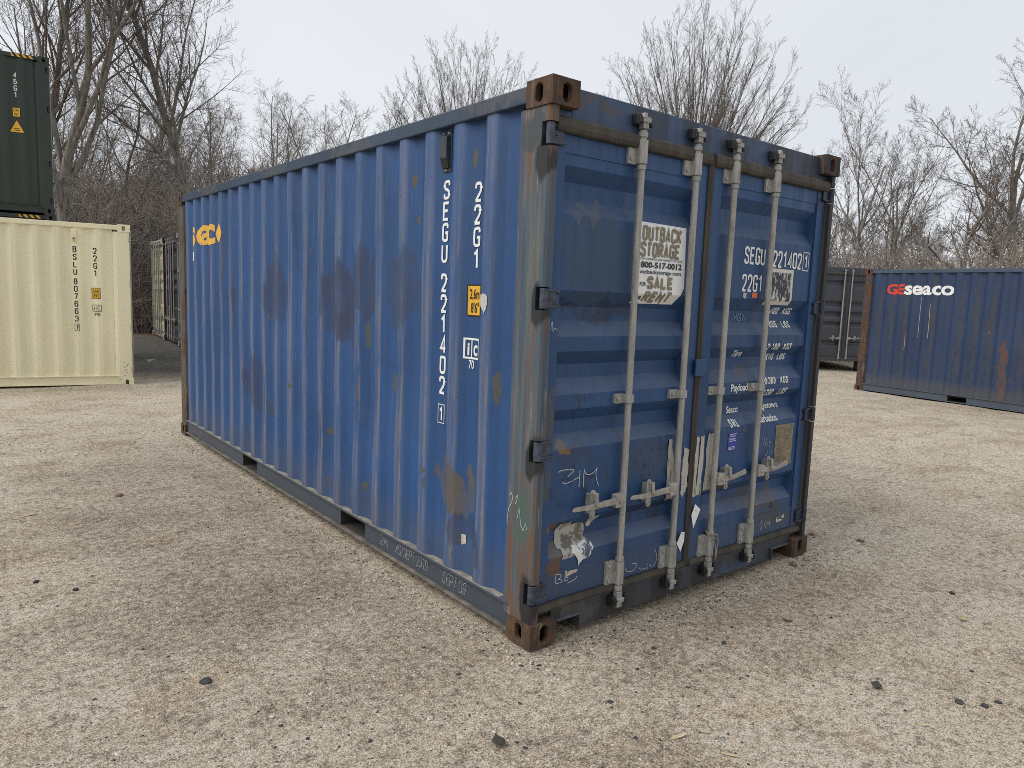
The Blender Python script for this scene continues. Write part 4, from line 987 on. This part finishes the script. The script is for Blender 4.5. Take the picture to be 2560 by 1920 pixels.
DENT = 1.1
navy_side = paint('navy_side_paint', (.022, .042, .098), rustamt=1.0, grime=.5, patches=[((0,6.058-s,1.3+.1*math.sin(9*s)),(9,.040,1.1),(.060,.056,.050),.6) for s in (.40, .68, .96, 1.52, 2.07, 2.35, 2.63, 3.2)]+[((0,6.058-2.9,.65),(9,.05,.6),(.13,.06,.04),.8), ((0,6.058-3.0,.55),(9,.12,.06),(.06,.055,.05),.8)])
rust_post = rusty('rusty_post', (.036, .046, .060), .56)
sM = simple_M('navy', (.030, .052, .118), rust_m, rust_post, navy_side, rail=paint('navy_rail_paint', (.055, .080, .120), grime=.2, rustamt=.7))
a = math.radians(-99.4)
nr, _ = container((13.485+6.058*math.cos(a), 5.142+6.058*math.sin(a), -.104), math.radians(-9.4), 2.591, sM, 'rust streaked navy container at the right edge with red and white lettering', None, detail=False)
red_m = plain('red_print', (.62, .055, .03), .55, 0, .1, 30, 0)
f = Flat(); f.font('GE', 0, 2.080, .200, 1, .040, fit=.375); f.build('company_logo', red_m, nr, wall_surf(6.058-.535), wall_cuts(6.058-.535), ZL)
f = Flat(); f.font('seaco', 0, 2.080, .262, 1, .030, fit=.985); f.build('company_logo', white_m, nr, wall_surf(6.058-.905), wall_cuts(6.058-.905), ZL)
f = Flat()
for s_, z0, z1 in ((1.262,1.22,2.02),(1.47,1.22,1.9),(1.0,.95,1.25)):
    f.line([(s_,z1),(s_+.004,(z0+z1)/2),(s_+.002,z0)], .007)
f.build('scratch', worn('bare_scratch', (.42, .41, .40), (.08, .09, .13), .60, 20, (1, 1, .5)), nr, wall_surf(6.058), wall_cuts(6.058), ZL)

dg = simple_M('slate_grey', (.050, .054, .068))
dr, _ = container((16.25, 7.914, .19), math.radians(-25.5), 2.56, dg, 'slate grey container behind the navy one, doors facing the camera', None, door='simple', detail=False, rods=(1.065, 1.30))
for xx, lb in ((.3, 'old timber block under the near left corner of the slate grey container'), (2.1, 'old timber block under the near right corner of the slate grey container')):
    q = Matrix.Rotation(math.radians(-25.5), 4, 'Z') @ Vector((xx, .25, 0)); gz = hz(16.25+q.x, 7.914+q.y)
    o = MB().box(-.25, .25, -.12, .12, gz-.02-.19, 0).build('timber_block', plain('old_timber', (.09, .07, .05), .9, 0, .4, 10, .3)); o.location = (16.25+q.x, 7.914+q.y, .19); o.rotation_euler = (0, 0, math.radians(-25.5))
    tag(o, lb, 'timber block', 'timber blocks under the slate grey container')

DENT = .2
tM = simple_M('tan', (.40, .37, .26)); bM = simple_M('black', (.022, .024, .030)); yM = simple_M('pale_grey', (.30, .31, .31))
u = (math.cos(math.radians(84.7)), math.sin(math.radians(84.7)))
for s_, M_, lb in ((4.93, tM, 'tan container, farthest of three with doors in a row behind the blue one'), (2.46, bM, 'black container with silver rods between the tan and pale grey ones'), (-.01, yM, 'pale grey container peeking out behind the far blue post')):
    px, py = 2.9+u[0]*s_, 17.852+u[1]*s_
    container((px, py, .03), math.radians(264.7), 2.896, M_, lb, 'containers in a row at the wood edge', detail=False)

# ------------------------------------------------------------------ trees
def tubes(branches, name, mat):
    """branches: list of (pts Nx3, radii N, sides)"""
    groups = {}
    for p, r, s in branches: groups.setdefault((len(p), s), []).append((p, r))
    V = []; Q = []; base = 0
    for (n, s), lst in groups.items():
        P = np.array([a for a, _ in lst]); R = np.array([b for _, b in lst]); B = len(lst)
        T = np.empty_like(P); T[:, 1:-1] = P[:, 2:]-P[:, :-2]; T[:, 0] = P[:, 1]-P[:, 0]; T[:, -1] = P[:, -1]-P[:, -2]
        T /= np.linalg.norm(T, axis=2, keepdims=True)+1e-9
        ref = np.where(np.abs(T[:, :1, 2:3]) > .9, np.array([[[1., 0, 0]]]), np.array([[[0, 0, 1.]]])); ref = np.broadcast_to(ref, T.shape)
        A = np.cross(T, ref); A /= np.linalg.norm(A, axis=2, keepdims=True)+1e-9; C = np.cross(T, A)
        ang = 2*PI*np.arange(s)/s
        vv = P[:, :, None]+R[:, :, None, None]*(A[:, :, None]*np.cos(ang)[None, None, :, None]+C[:, :, None]*np.sin(ang)[None, None, :, None])
        V.append(vv.reshape(-1, 3))
        b, i, j = np.meshgrid(np.arange(B), np.arange(n-1), np.arange(s), indexing='ij')
        o = base+b*n*s; j2 = (j+1) % s
        Q.append(np.stack([o+i*s+j, o+i*s+j2, o+(i+1)*s+j2, o+(i+1)*s+j], -1).reshape(-1, 4)); base += B*n*s
    me = quadmesh(name, np.concatenate(V), np.concatenate(Q)); me.materials.append(mat)
    me.polygons.foreach_set('use_smooth', np.ones(len(me.polygons), bool)); return me

def bark(name, c0, c1):
    t = NT(name, .9); n = t.noise(4, 6, .65, t.mapv((3, 3, .6)))
    t.bump(n, .4, .01); return t.fin(t.mix(t.ramp(n, .35, .65), c0, c1), .9)
bark_m = bark('grey_brown_bark', (.130, .116, .098), (.275, .250, .215)); twig_m = bark('twig_bark', (.115, .094, .082), (.205, .172, .152))
bud_m = plain('red_buds', (.16, .095, .080), .8, 0, .3, 3, 0)

def tree_mesh(seed, H, r0, style, buds=False, lean=(0, 0), dens=1.0):
    R = np.random.default_rng(seed); big = []; small = []; tips = []
    S = dict(fork=dict(n=[7, 9, 9, 8], ang=[27, 38, 42, 45], lr=[.70, .46, .42, .38], wander=.095, up=.10, t0=[.30, .25, .2, .15]),
             tall=dict(n=[22, 9, 8, 6], ang=[30, 40, 44, 46], lr=[.36, .48, .44, .40], wander=.085, up=.07, t0=[.36, .2, .15, .15]),
             vase=dict(n=[24, 11, 9, 6], ang=[36, 27, 28, 32], lr=[.92, .44, .42, .40], wander=.055, up=.085, t0=[.13, .22, .2, .2]),
             crook=dict(n=[9, 9, 8, 7], ang=[46, 46, 48, 46], lr=[.60, .52, .46, .40], wander=.24, up=.07, t0=[.35, .25, .2, .15]),
             dome=dict(n=[0, 12, 8, 6], ang=[36, 30, 30, 34], lr=[.8, .5, .46, .42], wander=.07, up=.06, t0=[.2, .2, .2, .2]),
             slim=dict(n=[16, 8, 6, 0], ang=[42, 44, 44, 0], lr=[.34, .46, .42, .3], wander=.10, up=.06, t0=[.30, .2, .2, .2]))[style]
    def unit(v): return v/(np.linalg.norm(v)+1e-9)
    def grow(p, d, L, r, lev):
        n = (9, 7, 5, 4, 3)[lev]; pts = [p]; rad = [r]; step = L/(n-1)
        w = S['wander']*(1 if lev < 3 else 1.2)
        for i in range(1, n):
            d = unit(d+R.normal(0, w, 3)+np.array([0, 0, S['up']*(1 if lev else .3)])); p = p+d*step; pts.append(p)
            rad.append(max(.0036, r*(1-(.80 if lev == 0 else .85)*i/(n-1))))
        pts = np.array(pts); rad = np.array(rad)
        (big if lev <= 1 else small).append((pts, rad, (8, 6, 4, 3, 3)[lev]))
        if lev >= 3 and buds: tips.append(pts[-1].copy()); tips.append(pts[-2].copy())
        if lev >= 4 or S['n'][min(lev, 3)] == 0: return
        k = max(1, int(round(S['n'][lev]*dens*(R.uniform(.8, 1.2))))) if lev else S['n'][0]
        for c in range(k):
            t = S['t0'][lev]+(1-S['t0'][lev])*((c+R.uniform(.1, .9))/k)
            if lev == 0 and style in ('vase', 'fork'): t = S['t0'][0]+(.30 if style == 'vase' else .45)*((c+R.random())/k)
            x = t*(n-1); i = min(int(x), n-2); f = x-i; q = pts[i]*(1-f)+pts[i+1]*f; rr = rad[i]*(1-f)+rad[i+1]*f
            ax = unit(pts[i+1]-pts[i]); o = unit(np.cross(ax, R.normal(0, 1, 3))); a = math.radians(S['ang'][lev]*(R.uniform(.1, 1.5) if lev == 0 and style == 'vase' else R.uniform(.65, 1.25)))
            if lev == 0:
                ph = c*2.4+R.uniform(-.5, .5); o = unit(np.array([math.cos(ph), math.sin(ph), 0])-ax*(math.cos(ph)*ax[0]+math.sin(ph)*ax[1]))
            nd = unit(ax*math.cos(a)+o*math.sin(a))
            LL = L*S['lr'][lev]*R.uniform(.7, 1.15)*((1.1-.6*t) if lev == 0 and style in ('tall', 'slim', 'crook') else (1.15-.55*t if lev else 1))
            grow(q, nd, LL, max(.0052, rr*(.66 if lev == 0 and style in ('vase', 'fork') else .52)), lev+1)
    if style == 'dome':
        S['n'] = [0, 12, 7, 5]; S['wander'] = .055; zc, rx, rz_ = .54*H, .35*H, .45*H; N = 84
        tr = np.array([[0, 0, -.25], [.02*H, 0, .10*H], [.01*H, .01*H, .2*H], [.0, .0, .30*H]]); big.append((tr, np.array([r0, r0*.85, r0*.75, r0*.3]), 8))
        for k in range(N):
            cz = 1-(k+.5)/N*1.15; ph = k*2.39996+R.uniform(-.2, .2); sn = math.sqrt(max(0, 1-cz*cz)); q = R.uniform(.88, .97)
            end = np.array([rx*sn*math.cos(ph)*q, rx*sn*math.sin(ph)*q, zc+rz_*cz*q])
            st = np.array([0, 0, H*R.uniform(.14, .30)]); mid = st*.5+end*.5; mid[:2] *= R.uniform(.75, 1.0); mid[2] += .05*H*(1-abs(cz))*R.uniform(.4, 1.3)
            t = np.linspace(0, 1, 12)[:, None]; P = (1-t)**2*st+2*t*(1-t)*mid+t*t*end; P[1:-1] += np.cumsum(R.normal(0, .0022*H, (10, 3)), 0)
            r1 = r0*R.uniform(.20, .36); rad = np.maximum(.008, r1*(1-.93*t[:, 0])); big.append((P, rad, 5)); L = np.linalg.norm(end-st)
            for c in range(13):
                u = .40+.60*(c+R.random())/13; x = u*11; i = min(int(x), 10); f = x-i; p0 = P[i]*(1-f)+P[i+1]*f; ax = unit(P[i+1]-P[i]); o = unit(np.cross(ax, R.normal(0, 1, 3))); an = math.radians(R.uniform(14, 38))
                grow(p0, unit(ax*math.cos(an)+o*math.sin(an)+np.array([0, 0, .12])), L*R.uniform(.12, .20)*(1.3-.75*u), max(.008, rad[i]*.5), 2)
    else:
        L0 = H*(.98 if style in ('tall', 'slim') else .86 if style == 'crook' else .62)
        grow(np.array([0, 0, -.25]), unit(np.array([lean[0], lean[1], 1.])), L0, r0, 0)
    top = max(p[0][:, 2].max() for p in big+small); k = H/top
    for lst in (big, small):
        for p, r, s in lst: p *= k
    for p in tips: p *= k
    a = tubes(big, 'trunk', bark_m); b = tubes(small, 'crown', twig_m); bud = None
    if buds:
        T = np.array(tips); n = len(T); T = T[::3]; n = len(T); d = R.normal(0, .016, (n, 3, 3)); co = (T[:, None]+d).reshape(-1, 3)
        bud = quadmesh('buds', co, np.arange(3*n).reshape(n, 3)); bud.materials.append(bud_m)
    return a, b, bud
def place_tree(ms, x, y, rz, s, label, group=None):
    r = empty('bare_tree', (x, y, hz(x, y)), rz, label=label, cat='tree', group=group); r.scale = (s, s, s)
    link('trunk', ms[0], r); link('crown', ms[1], r)
    if ms[2]: link('buds', ms[2], r)
    return r
FWD_YAW = .676061982
def at(px, dist):
    """ground point seen in photo column px, dist metres from the camera"""
    a = FWD_YAW+math.atan((px-1280)/1813.5)
    return -2.11+dist*math.sin(a), -2.43+dist*math.cos(a)
hero = [
 (158, 27.5, 16.5, .24, 'fork', False, (.03, .02), 1.0, 4.0, 'thick forked bare tree with grey trunk rising just right of the green stack'),
 (52, 30, 15, .20, 'tall', False, (-.02, 0), 1.0, 1.1, 'dark upright bare tree right behind the green stack at the left edge'),
 (482, 30, 16, .20, 'tall', False, (.02, .0), 1.25, 2.6, 'tall straight bare tree with dense dark twigs left of the blue roof'),
 (372, 33, 10.5, .12, 'crook', False, (.06, .1), 1.0, .4, 'thin crooked bare tree between the two tall trees on the left'),
 (300, 36, 12, .15, 'tall', False, (.12, 0), .9, 1.9, 'slanting slim bare tree right of the thick forked tree'),
 (660, 41, 11.5, .16, 'crook', False, (0, 0), 1.1, .9, 'rounded bushy bare tree above the middle of the blue roof'),
 (1150, 47, 16.9, .28, 'dome', False, (0, 0), 1.0, .3, 'broad vase-shaped bare tree left of the rusty top corner'),
 (1700, 46, 19.2, .34, 'dome', False, (0, 0), 1.0, 1.3, 'largest dome-shaped bare tree, right of the rusty top corner'),
 (2080, 37, 13.4, .16, 'fork', True, (.15, -.12), 1.0, 2.0, 'red-budded bare tree leaning right behind the far top corner'),
 (2180, 40, 11.8, .15, 'fork', True, (.22, -.18), 1.0, .7, 'second red-budded tree, leaning out over the slate grey container'),
 (2405, 33, 8.8, .17, 'crook', False, (-.28, .22), 1.0, 3.0, 'dark crooked bare tree leaning left above the navy container'),
 (2505, 34, 12.2, .25, 'fork', False, (0, 0), 1.1, .2, 'tall round-crowned bare tree at the right edge above the navy container'),
]
meshes = []
for i, (px, d, H, r0, st, bd, ln, dn, rz, lb) in enumerate(hero):
    x, y = at(px, d); ms = tree_mesh(100+i, H-hz(x, y)*.0, r0, st, bd, ln, dn); meshes.append((ms, H, st))
    if max(abs(ln[0]), abs(ln[1])) > .09: rz = 0
    place_tree(ms, x, y, rz, 1, lb)
slims = [(tree_mesh(300+i, 9, .085, 'slim', False, (R_, 0), 1.1), 9) for i, R_ in enumerate((0, .08, -.06, .03))]
bush = [(tree_mesh(320+i, 8, .10, 'crook', False, (.05, 0), .9), 8) for i in range(2)]
rg = random.Random(11)
def fill(n, p0, p1, d0, d1, h0, h1, pool, label, group):
    for k in range(n):
        ms, H = rg.choice(pool); d = rg.uniform(d0, d1); x, y = at(p0+(p1-p0)*(k+rg.random())/n, d)
        place_tree(ms, x, y, rg.uniform(0, 6.28), rg.uniform(h0, h1)/H, label, group)
fill(22, 60, 520, 34, 62, 7, 11, slims, 'slender bare tree crowded in the wood behind the left containers', 'slender trees in the left wood')
fill(18, 500, 960, 42, 56, 9.5, 12.0, slims, 'bare tree of the low tree line above the blue roof', 'low tree line above the blue roof')
fill(30, 2020, 2600, 36, 62, 5.5, 8.8, slims+bush, 'slender bare tree of the wood behind the right containers', 'slender trees in the right wood')

def shrub_mesh(seed):
    R = np.random.default_rng(seed); B = []
    def g(p, d, L, r, lev):
        n = (6, 4, 3)[lev]; P = [p]
        for i in range(1, n):
            d = d+R.normal(0, .16, 3)+np.array([0, 0, .02]); d /= np.linalg.norm(d); p = p+d*L/(n-1); P.append(p)
        P = np.array(P); B.append((P, np.linspace(r, max(.005, r*.4), n), (4, 3, 3)[lev]))
        if lev < 2:
            for c in range((13, 6)[lev]):
                t = R.uniform(.15, .98)*(n-1); i = int(t); q = P[i]*(1-t+i)+P[i+1]*(t-i); a = (P[i+1]-P[i])/np.linalg.norm(P[i+1]-P[i])
                o = np.cross(a, R.normal(0, 1, 3)); o /= np.linalg.norm(o); an = math.radians(R.uniform(25, 65))
                g(q, a*math.cos(an)+o*math.sin(an), L*R.uniform(.25, .5), r*.55, lev+1)
    for k in range(9):
        ph = R.uniform(0, 2*PI); ti = abs(R.normal(0, .4)); g(np.array([R.normal(0, .3), R.normal(0, .3), -.1]), np.array([math.cos(ph)*math.sin(ti), math.sin(ph)*math.sin(ti), math.cos(ti)]), R.uniform(2.2, 4.2), R.uniform(.014, .03), 0)
    return tubes(B, 'stems', bark('shrub_bark', (.180, .150, .130), (.350, .305, .270)))
shrubs = [shrub_mesh(50+i) for i in range(4)]
def shrubbery(n, p0, p1, d0, d1, s0, s1, label, group):
    for k in range(n):
        d = math.sqrt(rg.uniform(d0*d0, d1*d1)); x, y = at(p0+(p1-p0)*(k*.618 % 1), d); o = link('bare_shrub', rg.choice(shrubs)); o.location = (x, y, hz(x, y)); sc = rg.uniform(s0, s1)
        o.scale = (sc*rg.uniform(.9, 1.4), sc*rg.uniform(.9, 1.4), sc); o.rotation_euler = (0, 0, rg.uniform(0, 6.28)); tag(o, label, 'shrub', group)
shrubbery(95, 110, 520, 27, 52, .8, 1.5, 'leafless shrub in the tangled thicket left of the blue container', 'leafless shrubs of the left thicket')
shrubbery(60, 480, 1000, 36, 56, 1.0, 1.6, 'leafless shrub low behind the blue container roof line', 'leafless shrubs behind the blue roof')
shrubbery(62, 2030, 2620, 26, 50, .7, 1.3, 'leafless shrub in the thicket behind the navy container', 'leafless shrubs of the right thicket')

def thicket(name, n, p0, p1, d0, d1, l0, l1, mat, seed, lift=.0, r=.0075):
    R = np.random.default_rng(seed); B = []
    a = FWD_YAW+np.arctan((R.uniform(p0, p1, n)-1280)/1813.5); d = np.sqrt(R.uniform(d0**2, d1**2, n))
    X = -2.11+d*np.sin(a); Y = -2.43+d*np.cos(a); Z = height(X, Y)
    L = R.uniform(l0, l1, n)*R.uniform(.5, 1, n); ph = R.uniform(0, 2*PI, n); tilt = R.uniform(.1, .9, n); arch = R.uniform(-.2, 1.3, n)
    P = []; p = np.stack([X, Y, Z-.05], 1); el = PI/2-tilt; P.append(p)
    for k in range(4):
        e = el-arch*k/3+R.normal(0, .14, n); q = ph+R.normal(0, .25, n)
        p = p+(L/4)[:, None]*np.stack([np.cos(e)*np.cos(q), np.cos(e)*np.sin(q), np.sin(e)], 1); P.append(p)
    P = np.stack(P, 1); rad = np.linspace(1, .45, 5)[None]*R.uniform(.7, 1.6, n)[:, None]*r
    B = [(P[i], rad[i], 3) for i in range(n)]
    # side twigs
    m = n*2; idx = R.integers(0, n, m); k = R.integers(1, 4, m); b = P[idx, k]; dr = R.normal(0, 1, (m, 3)); dr[:, 2] = np.abs(dr[:, 2])*.7+.1
    dr /= np.linalg.norm(dr, axis=1, keepdims=True); ln = R.uniform(.3, 1.1, m)[:, None]
    m1 = b+dr*ln*.5; m2 = m1+(dr+R.normal(0, .3, (m, 3)))*ln*.5
    T = np.stack([b, m1, m2], 1); tr = np.array([.75, .6, .4])*r
    B += [(T[i], tr, 3) for i in range(m)]
    return tag(link(name, tubes(B, name, mat)), kind='stuff')
br1 = bark('bramble_stems', (.185, .155, .134), (.350, .305, .270)); br2 = bark('pale_stems', (.24, .20, .17), (.40, .35, .305))
thicket('undergrowth', 6500, 20, 1000, 27, 58, 2.0, 5.2, br1, 1)
thicket('undergrowth', 1600, 20, 520, 26.5, 33, 1.5, 4.0, br2, 2)
thicket('undergrowth', 3600, 2000, 2640, 26, 52, 1.8, 4.2, br1, 3)
thicket('undergrowth', 1500, 2040, 2640, 25.5, 33, 1.5, 3.4, br2, 4)
# shrub with pale catkins above the navy container
x, y = at(2440, 25.2); sh = empty('flowering_shrub', (x, y, hz(x, y)), 0, label='shrub with pale yellow-green blossom above the navy container', cat='shrub')
R = np.random.default_rng(21); n = 120; st = []; fl = []
for i in range(n):
    ph = R.uniform(0, 2*PI); ti = R.uniform(.05, .55); L = R.uniform(3.2, 4.7); p = np.array([R.normal(0, .25), R.normal(0, .25), 0]); P = [p]
    for k in range(4):
        e = PI/2-ti-.08*k; p = p+L/4*np.array([math.cos(e)*math.cos(ph), math.cos(e)*math.sin(ph), math.sin(e)]); P.append(p)
    st.append((np.array(P), np.linspace(.011, .004, 5), 3)); 
    for k in range(7):
        t = R.uniform(2.5, 3.99); j = int(t); fl.append(P[j]*(1-t+j)+P[j+1]*(t-j)+R.normal(0, .07, 3))
link('stems', tubes(st, 'stems', br2), sh)
fl = np.array(fl); d = R.normal(0, .026, (len(fl), 3, 3)); me = quadmesh('blossom', (fl[:, None]+d).reshape(-1, 3), np.arange(3*len(fl)).reshape(-1, 3)); me.materials.append(plain('blossom_petals', (.50, .48, .33), .8, 0, .2, 5, 0)); link('blossom', me, sh)
# pale shed far back between trunks
x, y = at(341, 50); sh = empty('shed', (x, y, hz(x, y)), -.15, label='small white shed glimpsed through the stems right of the cream container', cat='shed')
wm = plain('white_boards', (.72, .73, .72), .6, 0, .06, 6, 0)
MB().box(-.6, .6, 0, 1.2, 0, 1.25).build('wall', wm, sh); MB().prism([(-.7,1.25),(.7,1.25),(0,1.6)], 1, -.1, 1.3).build('roof', plain('grey_roofing', (.12, .12, .125), .8), sh)
MB().box(-.45, -.1, -.03, .0, .6, 1.0).build('window', plain('window_glass', (.03, .035, .04), .15, 0, .1, 4, 0), sh); MB().box(.1, .45, -.035, 0, .02, 1.1).build('door', plain('grey_door', (.28, .29, .30), .6), sh)

# ------------------------------------------------------------------ loose stones, chips, leaves
def blobmesh(name, seed, size, flat=.6, sub=2, rough=.25):
    bm = bmesh.new(); bmesh.ops.create_icosphere(bm, subdivisions=sub, radius=1); r = random.Random(seed)
    ax = Vector((r.uniform(-1,1), r.uniform(-1,1), r.uniform(-1,1))).normalized()
    cuts = [(Vector((r.gauss(0,1), r.gauss(0,1), r.gauss(0,1))).normalized(), r.uniform(.55, .9)) for _ in range(7)]
    sx, sy = r.uniform(.8, 1.25), r.uniform(.7, 1.05)
    for v in bm.verts:
        for nn, d in cuts:
            k = v.co.dot(nn)
            if k > d: v.co -= nn*(k-d)
        v.co *= 1+r.uniform(-rough, rough)*.55
        v.co = Vector((v.co.x*sx, v.co.y*sy, v.co.z*flat))*size
    me = bpy.data.meshes.new(name); bm.to_mesh(me); bm.free(); return me
def stone_mat(name, col): return plain(name, col, .95, 0, .5, 90, .7)
SM = dict(black=stone_mat('black_stone', (.050, .050, .054)), grey=stone_mat('grey_stone', (.25, .24, .22)), white=stone_mat('pale_stone', (.50, .47, .41)), cream=stone_mat('cream_stone', (.43, .36, .25)), brown=stone_mat('brown_stone', (.21, .135, .085)))
def stone(x, y, s, m, label, flat=.6):
    s *= .66; me = blobmesh('stone', int(abs(x*100)+abs(y*1000)), s, flat); me.materials.append(SM[m])
    o = link('stone', me, None, (x, y, hz(x, y)+s*flat*.35)); o.rotation_euler = (0, 0, x*7+y*3)
    return tag(o, label, 'stone', 'loose stones on the yard')
for q in [(-1.29,.56,.034,'black','largest black stone on the open gravel left of the near corner'), (-1.73,2.14,.028,'black','dark stone farthest left, alone on the gravel at mid left'),
          (-1.58,1.89,.026,'black','dark flattish stone just right of the one at far left'), (-1.67,.25,.024,'white','flat whitish stone near the lower left edge of the gravel',.35),
          (-1.16,.15,.018,'white','small white stone beside a pale straw at lower left'), (-.93,.01,.026,'cream','tan angular stone among dark grit at lower left'),
          (-.58,-.03,.022,'cream','cream rounded stone below and left of the near bottom corner'), (-.67,-.20,.024,'white','pale flaky stone below the cream rounded one',.4),
          (-.05,-.26,.018,'white','pale stone straight in front of the near bottom corner'), (.15,-.5,.015,'white','small pale stone right of centre at the bottom'),
          (.00,-.52,.018,'black','small black stone amid the gravel at bottom centre right'), (.30,-.40,.016,'black','black pebble halfway between near corner and bottom edge'),
          (2.16,-.07,.042,'brown','tan brown stone lying by the right bottom corner casting'), (2.33,-.06,.038,'grey','grey stone against the right bottom corner casting'),
          (1.23,-1.38,.032,'black','leftmost and largest of three black stones at lower right'), (1.29,-1.455,.024,'black','middle one of three black stones at lower right'), (1.37,-1.48,.022,'black','rightmost of three black stones at lower right'),
          (1.87,-1.27,.030,'cream','tan stone on a brown patch at the right side'), (.46,-.78,.026,'grey','blocky grey stone below the right door'), (3.05,-.07,.045,'grey','grey stone out on the gravel right of the container'),
          (2.55,-.86,.032,'black','dark stone alone on the upper right gravel'), (.85,-.47,.022,'black','dark pebble below the fourth locking rod'), (-1.05,3.67,.045,'brown','reddish brown stone on the gravel left of the long side'),
          (1.51,14.36,.20,'grey','flat grey slab in the dark lane behind the cream container',.3), (.53,-.30,.020,'black','black stone in front of the left door')]:
    stone(*q)
chip_m = plain('split_wood', (.46, .38, .25), .8, 0, .25, 40, .2); leaf_m = plain('dry_leaf', (.33, .25, .16), .8, 0, .3, 30, .2); drk_leaf = plain('dark_leaf', (.05, .042, .035), .8, 0, .3, 30, .2)
def chip(x, y, L, w, rz, label, mat=chip_m, name='wood_chip'):
    m = MB(); m.prism([(-L/2,0),(-L*.3,-w*.5),(L*.2,-w*.45),(L/2,-.1*w),(L*.35,w*.4),(-L*.25,w*.35)], 2, 0, w*.16)
    o = m.build(name, mat, bevel=.0005); o.location = (x, y, hz(x, y)+.004); o.rotation_euler = (.08, -.12, rz)
    return tag(o, label, name.replace('_', ' '), 'wood chips on the gravel')
chip(.04,-.84,.075,.020,-.35,'yellow split wood chip at bottom centre right'); chip(.10,-1.02,.085,.012,-1.2,'long frayed wood splinter at the bottom edge'); chip(.15,-.88,.045,.010,-1.1,'short pale wood sliver above the frayed splinter')
chip(.92,-1.36,.045,.018,-.9,'stubby pale wood chip near the black stones at lower right'); chip(-.11,.0,.05,.010,.4,'thin straw-coloured stick below the near bottom corner'); chip(-1.50,1.96,.04,.012,-.9,'small yellowish wood chip on the left gravel')
chip(2.21,-.34,.09,.012,.3,'pale sliver on the gravel right of the door sill'); chip(-1.66,3.43,.12,.024,.2,'flat whitish wood strip at the left frame edge')
def leaf(x, y, s, rz, mat, label):
    vs = []; n = 7
    for i in range(n):
        t = i/(n-1); wv = s*.32*math.sin(PI*min(1, t*1.05)); zz = s*.28*(t-.5)**2*4*.6
        vs += [((t-.5)*s, wv, zz+wv*.5), ((t-.5)*s, 0, zz), ((t-.5)*s, -wv, zz+wv*.4)]
    m = MB().add(vs, [(3*i+j, 3*i+j+1, 3*i+j+4, 3*i+j+3) for i in range(n-1) for j in (0, 1)])
    o = m.build('fallen_leaf', mat, smooth=True, recalc=False); o.location = (x, y, hz(x, y)+.006); o.rotation_euler = (0, 0, rz)
    so = o.modifiers.new('thickness', 'SOLIDIFY'); so.thickness = .0012
    return tag(o, label, 'leaf', 'fallen leaves on the gravel')
leaf(1.06,-1.11,.070,.3,drk_leaf,'dark curled leaf at lower right of the gravel'); leaf(1.36,-.50,.085,.9,leaf_m,'tan curled leaf in front of the right door'); leaf(-.55,-.48,.08,1.2,drk_leaf,'black curled scrap of leaf at bottom centre'); leaf(2.19,-1.05,.06,.2,plain('yellow_leaf', (.42, .37, .20), .8), 'yellow leaf lying on the right gravel'); leaf(2.87,.19,.10,.5,leaf_m,'pale tan leaf right of the far bottom corner')

def gravel(n, seed, r0, r1, s0, s1, pw, dark, at_=None):
    R = np.random.default_rng(seed)
    a = FWD_YAW+R.uniform(-.68, .68, n); d = r0+(r1-r0)*R.random(n)**pw
    X = -2.11+d*np.sin(a); Y = -2.43+d*np.cos(a)
    if at_: X, Y = at_
    cl = vnoise(X*1.6+7, Y*1.6+2)+.6*vnoise(X*4.1, Y*4.1)
    keep = ~((X > -.03) & (X < W+.03) & (Y > -.03) & (Y < LEN+.03)) & (cl+R.normal(0, .18, n) > -.12)
    X, Y = X[keep], Y[keep]; n = len(X)
    S = s0*(s1/s0)**(R.random(n)**2.2)
    V = np.array([(1,0,0),(0,1,0),(-1,0,0),(0,-1,0),(0,0,1),(.6,.6,.55),(-.6,.6,.5),(-.6,-.6,.55),(.6,-.6,.5)], float)
    F = np.array([(0,5,8),(1,6,5),(2,7,6),(3,8,7),(4,5,6),(4,6,7),(4,7,8),(4,8,5),(0,1,5),(1,2,6),(2,3,7),(3,0,8)])
    P = V[None]*(1+R.uniform(-.3, .3, (n, 9, 3)))*S[:, None, None]*np.stack([R.uniform(.8, 1.3, n), R.uniform(.7, 1.1, n), R.uniform(.45, .8, n)], 1)[:, None]
    th = R.uniform(0, 2*PI, n); c, s = np.cos(th), np.sin(th)
    x = P[..., 0]*c[:, None]-P[..., 1]*s[:, None]; y = P[..., 0]*s[:, None]+P[..., 1]*c[:, None]
    co = np.stack([x+X[:, None], y+Y[:, None], P[..., 2]+(height(X, Y)-S*.12)[:, None]], -1).reshape(-1, 3)
    fs = (F[None]+9*np.arange(n)[:, None, None]).reshape(-1, 3)
    mi = np.repeat(R.choice(5, n, p=dark), 12)
    me = quadmesh('gravel', co, fs, mi)
    for m in (SM['black'], SM['grey'], SM['white'], SM['cream'], stone_mat('gravel_taupe', (.46, .39, .31))): me.materials.append(m)
    return tag(link('gravel', me), kind='stuff')
def drift(n, seed):
    R = np.random.default_rng(seed); m = n//2
    X = np.concatenate([-np.abs(R.normal(0, .07, m))-.004, R.uniform(-.1, 2.55, n-m)]); Y = np.concatenate([R.uniform(-.15, 6.2, m), -np.abs(R.normal(0, .07, n-m))-.004])
    return X, Y
gravel(52000, 1, 1.6, 9.0, .0026, .0070, 1.15, [.08, .24, .06, .06, .56])
gravel(9000, 2, 1.8, 14, .0040, .0130, 1.3, [.16, .28, .09, .08, .39])
gravel(5000, 3, 0, 1, .003, .013, 1, [.16, .28, .10, .08, .38], drift(5000, 9))
